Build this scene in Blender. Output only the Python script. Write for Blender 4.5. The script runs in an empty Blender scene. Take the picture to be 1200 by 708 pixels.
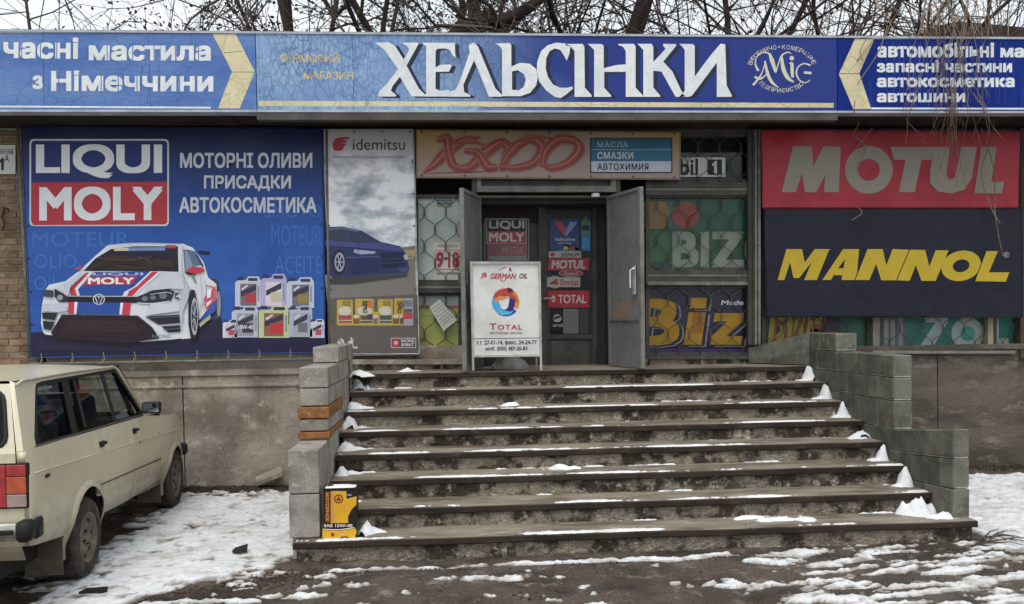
import bpy, bmesh, math, random
from mathutils import Vector, Matrix, noise
from mathutils.geometry import tessellate_polygon
R = math.radians
random.seed(7)
sc = bpy.context.scene
col = sc.collection

# ------------------------------------------------------------------ camera
YAW, PIT, ROL, CYP, FPX = 0.0699769, -0.0261079, -0.0148977, 402.1, 1050.0
cy_, sy_ = math.cos(YAW), math.sin(YAW); cp_, sp_ = math.cos(PIT), math.sin(PIT)
cr_, sr_ = math.cos(ROL), math.sin(ROL)
_r = Vector((cy_, -sy_, 0)); _f0 = Vector((sy_, cy_, 0)); _u = Vector((0, 0, 1))
FWD = _f0*cp_ + _u*sp_; _up = _u*cp_ - _f0*sp_
RGT = _r*cr_ + _up*sr_; UPV = _up*cr_ - _r*sr_
CAM = Vector((0, 0, 1.8))
cam = bpy.data.cameras.new('camera'); co = bpy.data.objects.new('camera', cam); col.objects.link(co)
m3 = Matrix((RGT, UPV, -FWD)).transposed(); m4 = m3.to_4x4(); m4.translation = CAM
co.matrix_world = m4
cam.sensor_width = 36; cam.lens = 36*FPX/1200; cam.shift_y = (CYP-354)/1200.0
cam.clip_end = 2000; cam.clip_start = .05
sc.camera = co

# ------------------------------------------------------------------ sky and light
w = bpy.data.worlds.new('World'); sc.world = w; w.use_nodes = True
nt = w.node_tree; nd = nt.nodes; lk = nt.links; nd.clear()
out = nd.new('ShaderNodeOutputWorld'); bg = nd.new('ShaderNodeBackground'); bg.inputs[1].default_value = 0.125
sky = nd.new('ShaderNodeTexSky'); sky.sky_type = 'NISHITA'; sky.sun_disc = False
SUN_EL, SUN_AZ = R(62), R(192)
sky.sun_elevation = SUN_EL; sky.sun_rotation = SUN_AZ; sky.dust_density = 3.5; sky.air_density = 1.0
hs = nd.new('ShaderNodeHueSaturation'); hs.inputs['Saturation'].default_value = .35
tc = nd.new('ShaderNodeTexCoord'); nz = nd.new('ShaderNodeTexNoise'); nz.inputs['Scale'].default_value = 2.5
nz.inputs['Detail'].default_value = 5
rp = nd.new('ShaderNodeValToRGB'); rp.color_ramp.elements[0].position = .35; rp.color_ramp.elements[1].position = .7
rp.color_ramp.elements[0].color = (6.0, 6.6, 7.1, 1); rp.color_ramp.elements[1].color = (7.4, 7.75, 7.95, 1)
mx = nd.new('ShaderNodeMixRGB'); mx.inputs[0].default_value = .82   # cloud deck over the clear sky
lk.new(tc.outputs['Generated'], nz.inputs['Vector']); lk.new(nz.outputs[0], rp.inputs[0])
lk.new(sky.outputs[0], hs.inputs['Color']); lk.new(hs.outputs[0], mx.inputs[1]); lk.new(rp.outputs[0], mx.inputs[2])
lk.new(mx.outputs[0], bg.inputs[0]); lk.new(bg.outputs[0], out.inputs[0])
sl = bpy.data.lights.new('sun', 'SUN'); sl.energy = 1.3; sl.angle = R(32); sl.color = (1, .96, .9)
so = bpy.data.objects.new('sun', sl); col.objects.link(so)
sdir = Vector((math.sin(SUN_AZ)*math.cos(SUN_EL), math.cos(SUN_AZ)*math.cos(SUN_EL), math.sin(SUN_EL)))
so.rotation_euler = sdir.to_track_quat('Z', 'Y').to_euler(); so.location = (0, 0, 30)
sc.view_settings.view_transform = 'Standard'; sc.view_settings.look = 'None'
sc.view_settings.exposure = 0.40; sc.view_settings.gamma = 1.0

# ------------------------------------------------------------------ projection on real planes
def ray(px, py): return RGT*(px-600) + FWD*FPX - UPV*(py-CYP)
def atY(px, py, Y): d = ray(px, py); return CAM + d*(Y/d.y)
def atZ(px, py, Z): d = ray(px, py); return CAM + d*((Z-1.8)/d.z)
def atX(px, py, X): d = ray(px, py); return CAM + d*(X/d.x)

# ------------------------------------------------------------------ materials
def lin(c):
    c = c/255.0
    return c/12.92 if c <= .04045 else ((c+.055)/1.055)**2.4
def rgb(h):
    if isinstance(h, str):
        h = h.lstrip('#'); return tuple(lin(int(h[i:i+2], 16)) for i in (0, 2, 4))
    return tuple(h)
_mats = {}
def M(name, c, c2=None, c3=None, s=3., s2=25., rough=.85, bump=.3, bs=60., metal=0., stretch=(1, 1, 1), spec=.3,
      fine=.25, blotch=(.42, .62), vary=0., emit=0., cracks=None, dist=.004, wet=None, bdet=8, thin=None):
    """two-scale procedural surface: large blotches c->c2, patches c3, fine grain, bump"""
    if name in _mats: return _mats[name]
    m = bpy.data.materials.new(name); m.use_nodes = True; n = m.node_tree.nodes; l = m.node_tree.links
    b = n['Principled BSDF']; b.inputs['Roughness'].default_value = rough; b.inputs['Metallic'].default_value = metal
    b.inputs['Specular IOR Level'].default_value = spec
    g = n.new('ShaderNodeNewGeometry'); mp = n.new('ShaderNodeMapping'); mp.inputs['Scale'].default_value = stretch
    l.new(g.outputs['Position'], mp.inputs['Vector'])
    def noi(sc_, det=6, rg=.6):
        t = n.new('ShaderNodeTexNoise'); t.inputs['Scale'].default_value = sc_; t.inputs['Detail'].default_value = det
        t.inputs['Roughness'].default_value = rg; l.new(mp.outputs[0], t.inputs['Vector']); return t.outputs[0]
    def ramp(src, a, bb):
        r = n.new('ShaderNodeMapRange'); r.inputs[1].default_value = a; r.inputs[2].default_value = bb
        l.new(src, r.inputs[0]); return r.outputs[0]
    def mix(f, a, bb, mode='MIX'):
        x = n.new('ShaderNodeMixRGB'); x.blend_type = mode
        if isinstance(f, (int, float)): x.inputs[0].default_value = f
        else: l.new(f, x.inputs[0])
        for k, v in ((1, a), (2, bb)):
            if isinstance(v, tuple): x.inputs[k].default_value = v+(1,)
            else: l.new(v, x.inputs[k])
        return x.outputs[0]
    c = rgb(c); cur = c
    if c2 is not None: cur = mix(ramp(noi(s), *blotch), cur, rgb(c2))
    if c3 is not None: cur = mix(ramp(noi(s*2.7, 8, .7), .55, .68), cur, rgb(c3))
    if fine:
        f = ramp(noi(s2, 8, .75), .25, .75)
        gr = n.new('ShaderNodeMapRange'); gr.inputs[3].default_value = 1-fine; gr.inputs[4].default_value = 1+fine; l.new(f, gr.inputs[0])
        cur = mix(1., cur, gr.outputs[0], 'MULTIPLY')
    if vary:
        oi = n.new('ShaderNodeObjectInfo'); vr = n.new('ShaderNodeMapRange'); vr.inputs[3].default_value = 1-vary; vr.inputs[4].default_value = 1+vary
        l.new(oi.outputs['Random'], vr.inputs[0]); cur = mix(1., cur, vr.outputs[0], 'MULTIPLY')
    if cracks:
        # cracked, peeling sign film: voronoi cell edges stretched upright, dense only in x0..x1
        cc, sx, sz, wdt, x0, x1, amt, base = cracks
        mp2 = n.new('ShaderNodeMapping'); mp2.inputs['Scale'].default_value = (sx, 1, sz); l.new(g.outputs['Position'], mp2.inputs['Vector'])
        wn = n.new('ShaderNodeTexNoise'); wn.inputs['Scale'].default_value = 1.3; wn.inputs['Detail'].default_value = 4; l.new(mp2.outputs[0], wn.inputs['Vector'])
        ad = n.new('ShaderNodeMixRGB'); ad.blend_type = 'ADD'; ad.inputs[0].default_value = .22; l.new(mp2.outputs[0], ad.inputs[1]); l.new(wn.outputs['Color'], ad.inputs[2])
        lines = None
        for fsc in (1., .37):
            v = n.new('ShaderNodeTexVoronoi'); v.feature = 'DISTANCE_TO_EDGE'; v.inputs['Scale'].default_value = fsc; l.new(ad.outputs[0], v.inputs['Vector'])
            e = n.new('ShaderNodeMapRange'); e.inputs[1].default_value = 0; e.inputs[2].default_value = wdt*(1 if fsc == 1. else .45)
            e.inputs[3].default_value = 1; e.inputs[4].default_value = 0; l.new(v.outputs['Distance'], e.inputs[0])
            lines = e.outputs[0] if lines is None else (lines, e.outputs[0])
        sep = n.new('ShaderNodeSeparateXYZ'); l.new(g.outputs['Position'], sep.inputs[0])
        xm = n.new('ShaderNodeMapRange'); xm.inputs[1].default_value = x0; xm.inputs[2].default_value = x1
        xm.inputs[3].default_value = amt; xm.inputs[4].default_value = base; l.new(sep.outputs[0], xm.inputs[0])
        pn = n.new('ShaderNodeTexNoise'); pn.inputs['Scale'].default_value = 2.2; pn.inputs['Detail'].default_value = 3; l.new(g.outputs['Position'], pn.inputs['Vector'])
        pm_ = ramp(pn.outputs[0], .3, .55)
        m1 = n.new('ShaderNodeMath'); m1.operation = 'MULTIPLY'; l.new(lines[0], m1.inputs[0]); l.new(xm.outputs[0], m1.inputs[1])
        m2 = n.new('ShaderNodeMath'); m2.operation = 'MULTIPLY'; l.new(m1.outputs[0], m2.inputs[0]); l.new(pm_, m2.inputs[1])
        m3_ = n.new('ShaderNodeMath'); m3_.operation = 'MULTIPLY'; m3_.inputs[1].default_value = .55*max(amt, base); l.new(lines[1], m3_.inputs[0])
        mxx = n.new('ShaderNodeMath'); mxx.operation = 'MAXIMUM'; l.new(m2.outputs[0], mxx.inputs[0]); l.new(m3_.outputs[0], mxx.inputs[1])
        cur = mix(mxx.outputs[0], cur, rgb(cc))
    if thin:      # wet, dirty slush where the layer is thin
        at_ = n.new('ShaderNodeAttribute'); at_.attribute_name = 'depth'; cur = mix(ramp(at_.outputs['Fac'], 1., 0.), cur, rgb(thin))
    if isinstance(cur, tuple): b.inputs['Base Color'].default_value = cur+(1,)
    else: l.new(cur, b.inputs['Base Color'])
    if wet:
        rr = n.new('ShaderNodeMapRange'); rr.inputs[1].default_value = .4; rr.inputs[2].default_value = .65
        rr.inputs[3].default_value = wet; rr.inputs[4].default_value = rough; l.new(noi(s*1.7), rr.inputs[0]); l.new(rr.outputs[0], b.inputs['Roughness'])
    if bump:
        bp = n.new('ShaderNodeBump'); bp.inputs['Strength'].default_value = bump; bp.inputs['Distance'].default_value = dist
        l.new(noi(bs, bdet, .65 if bdet > 3 else .45), bp.inputs['Height']); l.new(bp.outputs[0], b.inputs['Normal'])
    _mats[name] = m; return m
_pm = {}
def pm(h, rough=.45, bump=.35, bs=2.2):
    """flat print ink: faint fading, the sheet's own soft creases"""
    k = (h, rough, bump)
    if k not in _pm:
        _pm[k] = M('print_%s_%d' % (h.lstrip('#'), int(rough*100)), h, s2=7, fine=.10, rough=rough, bump=bump, bs=bs, dist=.03, spec=.3, bdet=2)
    return _pm[k]

# ------------------------------------------------------------------ objects
def wloc(o):
    v = Vector((0, 0, 0))
    while o is not None: v += o.location; o = o.parent
    return v
def tag(o, label=None, cat=None, group=None, kind=None):
    if label: o['label'] = label
    if cat: o['category'] = cat
    if group: o['group'] = group
    if kind: o['kind'] = kind
    return o
def empty(name, loc, label=None, cat=None, group=None, kind=None, rz=0):
    o = bpy.data.objects.new(name, None); col.objects.link(o); o.location = loc; o.rotation_euler.z = rz
    o.empty_display_size = .1
    return tag(o, label, cat, group, kind)
def mk(name, verts, faces, mat, parent=None, smooth=False, local=False, midx=None):
    me = bpy.data.meshes.new(name)
    off = Vector((0, 0, 0)) if (parent is None or local) else wloc(parent)
    me.from_pydata([Vector(v)-off for v in verts], [], faces)
    mats = mat if isinstance(mat, (list, tuple)) else [mat]
    for m in mats: me.materials.append(m)
    if midx: me.polygons.foreach_set('material_index', midx)
    if smooth: me.polygons.foreach_set('use_smooth', [True]*len(me.polygons))
    me.update()
    o = bpy.data.objects.new(name, me); col.objects.link(o)
    if parent is not None: o.parent = parent
    return o
class MB:
    def __init__(s): s.v = []; s.f = []
    def box(s, x0, y0, z0, x1, y1, z1, c=0.):
        if c: return s.cbox(x0, y0, z0, x1, y1, z1, c)
        i = len(s.v); s.v += [(x, y, z) for z in (z0, z1) for y in (y0, y1) for x in (x0, x1)]
        s.f += [tuple(i+k for k in q) for q in ((0, 2, 3, 1), (4, 5, 7, 6), (0, 1, 5, 4), (2, 6, 7, 3), (0, 4, 6, 2), (1, 3, 7, 5))]
        return s
    def cbox(s, x0, y0, z0, x1, y1, z1, c):
        # box with chamfered edges on every side (24-vertex form)
        bm = bmesh.new(); bmesh.ops.create_cube(bm, size=1)
        for v in bm.verts: v.co = Vector((x0 if v.co.x < 0 else x1, y0 if v.co.y < 0 else y1, z0 if v.co.z < 0 else z1))
        bmesh.ops.bevel(bm, geom=bm.edges[:], offset=c, segments=1, affect='EDGES')
        i = len(s.v); bm.verts.index_update(); s.v += [tuple(v.co) for v in bm.verts]; s.f += [tuple(i+v.index for v in f.verts) for f in bm.faces]; bm.free()
        return s
    def quad(s, a, b, c, d): i = len(s.v); s.v += [tuple(a), tuple(b), tuple(c), tuple(d)]; s.f.append((i, i+1, i+2, i+3)); return s
    def bar(s, a, b, wx, wy=None):
        """square bar from a to b"""
        a = Vector(a); b = Vector(b); d = (b-a).normalized(); wy = wy or wx
        u = d.cross(Vector((0, 1, 0))); u = u.normalized() if u.length > .05 else Vector((1, 0, 0)); v = d.cross(u).normalized()
        i = len(s.v)
        for p in (a, b):
            for q, t in ((-1, -1), (1, -1), (1, 1), (-1, 1)): s.v.append(tuple(p+u*(q*wx/2)+v*(t*wy/2)))
        s.f += [tuple(i+k for k in q) for q in ((0, 3, 2, 1), (4, 5, 6, 7), (0, 1, 5, 4), (1, 2, 6, 5), (2, 3, 7, 6), (3, 0, 4, 7))]
        return s
    def tube(s, pts, r, n=6, caps=True):
        pts = [Vector(p) for p in pts]; rs = r if isinstance(r, (list, tuple)) else [r]*len(pts)
        base = len(s.v); ref = None
        for k, p in enumerate(pts):
            d = (pts[min(k+1, len(pts)-1)]-pts[max(k-1, 0)]).normalized()
            if ref is None: ref = d.orthogonal().normalized()
            else:
                ref = ref-d*ref.dot(d); ref = ref.normalized() if ref.length > 1e-6 else d.orthogonal().normalized()
            w_ = d.cross(ref)
            for j in range(n):
                a = 2*math.pi*j/n; s.v.append(tuple(p+(ref*math.cos(a)+w_*math.sin(a))*rs[k]))
        for k in range(len(pts)-1):
            for j in range(n):
                a = base+k*n+j; b_ = base+k*n+(j+1) % n; s.f.append((a, b_, b_+n, a+n))
        if caps: s.f.append(tuple(base+j for j in range(n))[::-1]); s.f.append(tuple(base+(len(pts)-1)*n+j for j in range(n)))
        return s
    def ring(s, prof, c, axis='x', n=32):
        """lathe of profile [(r, t)] about the axis through c"""
        base = len(s.v); c = Vector(c)
        for j in range(n):
            a = 2*math.pi*j/n
            for r_, t in prof:
                p = (t, r_*math.cos(a), r_*math.sin(a)) if axis == 'x' else ((r_*math.cos(a), t, r_*math.sin(a)) if axis == 'y' else (r_*math.cos(a), r_*math.sin(a), t))
                s.v.append(tuple(c+Vector(p)))
        k = len(prof)
        for j in range(n):
            for i in range(k-1):
                a = base+j*k+i; b_ = base+((j+1) % n)*k+i; s.f.append((a, b_, b_+1, a+1))
        return s
    def grid(s, P, nu, nv):
        i = len(s.v)
        for a in range(nu+1):
            for b in range(nv+1): s.v.append(tuple(P(a/nu, b/nv)))
        for a in range(nu):
            for b in range(nv):
                k = i+a*(nv+1)+b; s.f.append((k, k+nv+1, k+nv+2, k+1))
        return s
    def build(s, name, mat, parent=None, smooth=False, local=False): return mk(name, s.v, s.f, mat, parent, smooth, local)
def pbox(x0, y0, x1, y1, Y, d):
    """box whose front face (at depth Y) spans the given outline; d = thickness away from the street"""
    a = atY(x0, y0, Y); b = atY(x1, y0, Y); c = atY(x1, y1, Y); e = atY(x0, y1, Y)
    fr = [e, c, b, a]; bk = [p+Vector((0, d, 0)) for p in fr]
    return fr+bk, [(0, 1, 2, 3), (7, 6, 5, 4), (0, 4, 5, 1), (1, 5, 6, 2), (2, 6, 7, 3), (3, 7, 4, 0)]
def px_box(name, x0, y0, x1, y1, Y, d, mat, parent=None):
    v, f = pbox(x0, y0, x1, y1, Y, d); return mk(name, v, f, mat, parent)

# ------------------------------------------------------------------ lettering and flat print
_tc = {}
def glyphs(body, bold=0., spacing=1.):
    k = (body, bold, spacing)
    if k in _tc: return _tc[k]
    cu = bpy.data.curves.new('t', 'FONT'); cu.body = body; cu.size = 1; cu.offset = bold; cu.space_character = spacing; cu.resolution_u = 6 if body in ('LIQUI', 'MOLY', 'MOTUL', 'TOTAL', 'BIZOL') else 3
    cu.fill_mode = 'NONE'
    ob = bpy.data.objects.new('t', cu); me = bpy.data.meshes.new_from_object(ob)
    P = [(p.co.x, p.co.y) for p in me.vertices]; adj = {}
    for e in me.edges: a, b = e.vertices; adj.setdefault(a, []).append(b); adj.setdefault(b, []).append(a)
    seen = set(); loops = []
    for st in range(len(P)):
        if st in seen or st not in adj: continue
        lp, cur = [st], max(adj[st]) if (st+1) not in adj[st] else st+1; seen.add(st)
        while cur not in seen:
            seen.add(cur); lp.append(cur); nx_ = [q for q in adj[cur] if q not in seen]
            if not nx_: break
            cur = nx_[0]
        if len(lp) > 2: loops.append([P[i] for i in lp])
    def area(l): return sum(l[i-1][0]*l[i][1]-l[i][0]*l[i-1][1] for i in range(len(l)))/2
    def inside(p, l):
        r = False
        for i in range(len(l)):
            (x0_, y0_), (x1_, y1_) = l[i-1], l[i]
            if (y0_ > p[1]) != (y1_ > p[1]) and p[0] < (x1_-x0_)*(p[1]-y0_)/(y1_-y0_)+x0_: r = not r
        return r
    A = [area(l) for l in loops]; cont = {i: [j for j in range(len(loops)) if j != i and abs(A[j]) > abs(A[i]) and sum(inside(p, loops[j]) for p in loops[i]) > .7*len(loops[i])] for i in range(len(loops))}
    hole_of = {}
    for i in sorted(cont, key=lambda q: -abs(A[q])):
        c_ = [j for j in cont[i] if j not in hole_of and A[j]*A[i] < 0]
        if c_: hole_of[i] = min(c_, key=lambda o: abs(A[o]))
    outs = [i for i in range(len(loops)) if i not in hole_of]; hol = {i: [j for j in hole_of if hole_of[j] == i] for i in outs}
    v, f = [], []
    for n_, o in enumerate(outs):
        ls = [[Vector((x, y, 0)) for x, y in loops[j]] for j in [o]+hol[o]]; b0 = len(v)
        v += [(p.x, p.y, n_ % 3) for l in ls for p in l]; f += [tuple(b0+i for i in t) for t in tessellate_polygon(ls)]
    bpy.data.objects.remove(ob); bpy.data.meshes.remove(me); bpy.data.curves.remove(cu)
    x0 = min(a[0] for a in v); x1 = max(a[0] for a in v); y0 = min(a[1] for a in v); y1 = max(a[1] for a in v)
    v = [((a-x0)/(x1-x0), (b-y0)/(y1-y0), s_) for a, b, s_ in v]
    _tc[k] = (v, f, x1-x0, y1-y0); return _tc[k]
def cr(pts, n=6, closed=False):
    """Catmull-Rom through 2D/3D points"""
    P = [Vector(p) for p in pts]; o = []
    N = len(P)
    rng = range(N if closed else N-1)
    for i in rng:
        p0 = P[(i-1) % N] if closed or i > 0 else P[0]; p1 = P[i]; p2 = P[(i+1) % N]; p3 = P[(i+2) % N] if closed or i+2 < N else P[-1]
        for k in range(n):
            t = k/n
            o.append(.5*((2*p1)+(p2-p0)*t+(2*p0-5*p1+4*p2-p3)*t*t+(3*p1-p0-3*p2+p3)*t*t*t))
    if not closed: o.append(P[-1])
    return o
class Print:
    """flat ink shapes; outlines in picture coordinates mapped onto a real sheet at depth Y"""
    def __init__(s, Y, step=.0004, fn=None, base=.0015): s.Y = Y; s.k = 0; s.st = step; s.v = []; s.f = []; s.mi = []; s.ms = []; s.fn = fn; s.base = base
    def P(s, x, y, sub=0):
        d = s.base+(s.k+sub*.11)*s.st
        if s.fn: return s.fn(x, y, d)
        return atY(x, y, s.Y-d)
    def _m(s, c):
        m = pm(c) if isinstance(c, str) else c
        if m not in s.ms: s.ms.append(m)
        return s.ms.index(m)
    def raw(s, pts, faces, c):
        i = len(s.v); s.v += [s.P(*p) for p in pts]; s.f += [tuple(i+k for k in f) for f in faces]; s.mi += [s._m(c)]*len(faces)
        return s
    def poly(s, pts, c, *holes, keep=False):
        loops = [[Vector((a, b, 0)) for a, b in l] for l in (pts,)+holes]
        tri = tessellate_polygon(loops); flat = [(p.x, p.y) for l in loops for p in l]
        s.raw(flat, [t for t in tri], c)
        if not keep: s.k += 1
        return s
    def box(s, x0, y0, x1, y1, c, keep=False): return s.poly([(x0, y0), (x1, y0), (x1, y1), (x0, y1)], c, keep=keep)
    def rbox(s, x0, y0, x1, y1, r, c, hole=None):
        def rr(x0, y0, x1, y1, r):
            o = []
            for cx, cy, a0 in ((x1-r, y0+r, -90), (x1-r, y1-r, 0), (x0+r, y1-r, 90), (x0+r, y0+r, 180)):
                for k in range(5): a = R(a0+k*22.5); o.append((cx+r*math.cos(a), cy+r*math.sin(a)))
            return o
        if hole: return s.poly(rr(x0, y0, x1, y1, r), c, rr(x0+hole, y0+hole, x1-hole, y1-hole, max(r-hole, .3)))
        return s.poly(rr(x0, y0, x1, y1, r), c)
    def ell(s, cx, cy, rx, ry, c, hole=None, n=28, rot=0., keep=False):
        def e(f): return [(cx+rx*f*math.cos(a)*math.cos(rot)-ry*f*math.sin(a)*math.sin(rot), cy+rx*f*math.cos(a)*math.sin(rot)+ry*f*math.sin(a)*math.cos(rot)) for a in [2*math.pi*k/n for k in range(n)]]
        return s.poly(e(1), c, e(hole), keep=keep) if hole else s.poly(e(1), c, keep=keep)
    def text(s, body, x0, y0, x1, y1, c, bold=.02, shear=0., dy=0., spacing=1., rot=0., keep=False):
        v, f, we, he = glyphs(body, 0. if bold >= 0 else bold, spacing); cx, cy = (x0+x1)/2, (y0+y1)/2
        d = max(0, bold)*.62 if bold > .015 else 0           # heavier weights: the same glyph printed again with small shifts
        if d > 0:
            dx, dy_ = (x1-x0)/(we+2*d)*d, (y1-y0)/(he+2*d)*d; x0 += dx; x1 -= dx; y0 += dy_; y1 -= dy_
        W = x1-x0; H = y1-y0; sh = shear*H
        for i, (sx, sy) in enumerate([(0, 0)] if d <= 0 else [(-1, -1), (1, -1), (-1, 1), (1, 1)]):
            o = []
            for a, b, s_ in v:
                X = x0+a*(W-sh)+b*sh+(sx*dx if d > 0 else 0); Yy = y1-b*H+dy*a+(sy*dy_ if d > 0 else 0)
                if rot: X, Yy = cx+(X-cx)*math.cos(rot)-(Yy-cy)*math.sin(rot), cy+(X-cx)*math.sin(rot)+(Yy-cy)*math.cos(rot)
                o.append((X, Yy, s_))
            s.k += .35; s.raw(o, f, c)
        if d > 0 and keep: s.k -= 1.4
        if d <= 0 and keep: s.k -= .35
        if not keep: s.k += 1
        return s
        o = []
        for a, b in v:
            X = x0+a*(W-sh)+b*sh; Yy = y1-b*H+dy*a
            if rot: X, Yy = cx+(X-cx)*math.cos(rot)-(Yy-cy)*math.sin(rot), cy+(X-cx)*math.sin(rot)+(Yy-cy)*math.cos(rot)
            o.append((X, Yy))
        s.raw(o, f, c)
        if not keep: s.k += 1
        return s
    def stroke(s, pts, wd, c, n=6, keep=False):
        q = cr([(a, b, 0) for a, b in pts], n); L = len(q); o = []
        for i, p in enumerate(q):
            d = (q[min(i+1, L-1)]-q[max(i-1, 0)]); d = d.normalized() if d.length else Vector((1, 0, 0))
            t = i/(L-1); 
            if isinstance(wd, (list, tuple)):
                x = t*(len(wd)-1); a = int(min(x, len(wd)-2)); ww = wd[a]+(wd[a+1]-wd[a])*(x-a)
            else: ww = wd
            o += [(p.x-d.y*ww/2, p.y+d.x*ww/2), (p.x+d.y*ww/2, p.y-d.x*ww/2)]
        s.raw(o, [(2*i, 2*i+1, 2*i+3, 2*i+2) for i in range(L-1)], c)
        if not keep: s.k += 1
        return s
    def arc(s, body, cx, cy, rx, ry, a0, a1, h, wch, c, bold=.01, flip=False):
        n = len(body)
        for i, chh in enumerate(body):
            if chh == ' ': continue
            a = R(a0+(a1-a0)*i/(n-1)); x = cx+rx*math.cos(a); y = cy-ry*math.sin(a)
            ang = math.atan2(ry*math.cos(a)*-1, -rx*math.sin(a)) if not flip else 0
            dx, dy = (-rx*math.sin(a), -ry*math.cos(a)); ang = math.atan2(dy, dx)
            if a1 < a0: ang += math.pi
            kx, ky = (.32, .12) if chh == '-' else ((.12, .5) if chh in 'ІI' else (.5, .5)); s.text(chh, x-wch*kx, y-h*ky, x+wch*kx, y+h*ky, c, bold=bold, rot=ang, keep=True)
        s.k += 1; return s
    def build(s, name, parent=None):
        o = mk(name, s.v, s.f, s.ms, parent, midx=s.mi); s.v = []; s.f = []; s.mi = []; s.ms = []; return o

# ------------------------------------------------------------------ shared materials
GSNOW = M('trodden_snow', '#d9dadb', '#b5b2ae', '#8f877e', s=2.2, s2=55, fine=.13, rough=.75, bump=.9, bs=22, dist=.02, spec=.2, blotch=(.5, .74), thin='#847b71')
SNOW = M('snow', '#dddee0', '#bfc0c0', '#e8e9ea', s=3.2, s2=60, fine=.10, rough=.75, bump=.7, bs=26, dist=.014, spec=.2, blotch=(.5, .72))
CONC = M('rough_concrete', '#a0958a', '#776c61', '#b8aea2', s=1.8, s2=45, fine=.32, bump=.7, bs=35, dist=.012, blotch=(.38, .6))
RISER = M('riser_concrete', '#94897a', '#463d34', '#cbc2b3', s=4.2, s2=85, fine=.85, bump=1., bs=40, dist=.035, blotch=(.46, .56))
TREAD = M('tread_stone', '#8a7f71', '#5f554a', '#a0968a', s=3, s2=60, fine=.4, bump=.4, bs=50, stretch=(.5, 1.6, 1), rough=.7)
NOSE = M('nosing_edge', '#342a22', '#241c16', '#4e4338', s=5, s2=40, fine=.3, bump=.4, bs=40, stretch=(.4, 1, 1), rough=.75)
BLOCK = M('cinder_block', '#98918a', '#7b756c', '#aca59a', s=5, s2=90, fine=.40, bump=.8, bs=90, dist=.006, vary=.09)
BLOCKW = M('dark_block', '#706f64', '#57554c', '#848174', s=4, s2=90, fine=.32, bump=.8, bs=80, dist=.007, vary=.14)  # darker grey block for the right parapet ends and the wing wall
CONCR = M('dark_concrete', '#635a52', '#4a433d', '#7d746a', s=1.7, s2=45, fine=.35, bump=.8, bs=35, dist=.014, blotch=(.4, .6), stretch=(.7, 1, 1.8))  # darker concrete for the right-hand plinth and its ledge
BLOCKG = M('greenish_block', '#5c5f55', '#474a41', '#6e6c61', s=4, s2=90, fine=.26, bump=.7, bs=80, dist=.006, vary=.12)
MORTAR = M('mortar', '#a6a498', '#8a877c', None, s=8, s2=80, fine=.25, bump=.7, bs=70)
ORB = M('orange_brick', '#93653c', '#70492c', '#a88560', s=9, s2=80, fine=.25, bump=.5, bs=80)
BRICK = M('yellow_brick', '#86705a', '#6e5843', '#988468', s=7, s2=80, fine=.28, bump=.6, bs=70, vary=.22)
DARKW = M('dark_wall', '#3c352f', '#2c2622', '#4a433c', s=2, s2=30, fine=.3, bump=.5, bs=30)
STEEL = M('painted_steel', '#77766f', '#64635c', '#8a8880', s=6, s2=40, fine=.18, bump=.25, bs=40, rough=.55)
STEELD = M('dark_painted_steel', '#4c4943', '#3d3a35', '#5a5750', s=6, s2=40, fine=.2, bump=.25, bs=40, rough=.55)
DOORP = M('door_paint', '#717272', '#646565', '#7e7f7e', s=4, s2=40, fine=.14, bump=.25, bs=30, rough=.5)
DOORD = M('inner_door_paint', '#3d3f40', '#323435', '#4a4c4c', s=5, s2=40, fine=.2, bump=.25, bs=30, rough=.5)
WHITEP = M('white_paint', '#d9d9d6', '#c9c8c3', None, s=4, s2=30, fine=.06, bump=.15, bs=30, rough=.5)
WHITEM = M('grey_white_metal', '#b4b2ac', '#9b9891', None, s=6, s2=40, fine=.15, bump=.2, bs=30, rough=.5)
ROPE = M('rope', '#8d8878', None, None, s2=80, fine=.2, bump=0)
RUST = M('rusty_iron', '#4a3427', '#382820', '#5d4637', s=8, s2=60, fine=.3, bump=.4, bs=50)
BLACK = M('black_void', '#141312', None, None, fine=.2, bump=0, rough=.9)
GRILL = M('grille_rod', '#3e3b38', '#57534e', None, s=9, s2=60, fine=.2, bump=0, rough=.6)
BARK = M('bark', '#3a302a', '#2b2420', '#4d443c', s=3, s2=22, fine=.3, bump=.8, bs=18, dist=.02, stretch=(1, 1, .35))
TWIG = M('twigs', '#5d5049', '#473c36', None, s=2, s2=10, fine=.15, bump=0)
def glass(name, tint, alpha, rough=.04):
    m = bpy.data.materials.new(name); m.use_nodes = True; n = m.node_tree.nodes; l = m.node_tree.links; n.clear()
    o = n.new('ShaderNodeOutputMaterial'); t = n.new('ShaderNodeBsdfTransparent'); t.inputs[0].default_value = rgb(tint)+(1,)
    g = n.new('ShaderNodeBsdfGlossy'); g.inputs['Roughness'].default_value = rough; g.inputs[0].default_value = (.9, .92, .95, 1)
    lw = n.new('ShaderNodeLayerWeight'); lw.inputs[0].default_value = .5; f = n.new('ShaderNodeMath'); f.operation = 'POWER'; f.inputs[1].default_value = 4.; l.new(lw.outputs['Facing'], f.inputs[0]); a = n.new('ShaderNodeMath'); a.operation = 'MULTIPLY_ADD'
    a.inputs[1].default_value = alpha; a.inputs[2].default_value = .018; x = n.new('ShaderNodeMixShader')
    l.new(f.outputs[0], a.inputs[0]); l.new(a.outputs[0], x.inputs[0]); l.new(t.outputs[0], x.inputs[1]); l.new(g.outputs[0], x.inputs[2]); l.new(x.outputs[0], o.inputs[0])
    return m
PANE = glass('window_glass', '#e6ebe8', .8)

FY = 10.1          # facade depth
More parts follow.
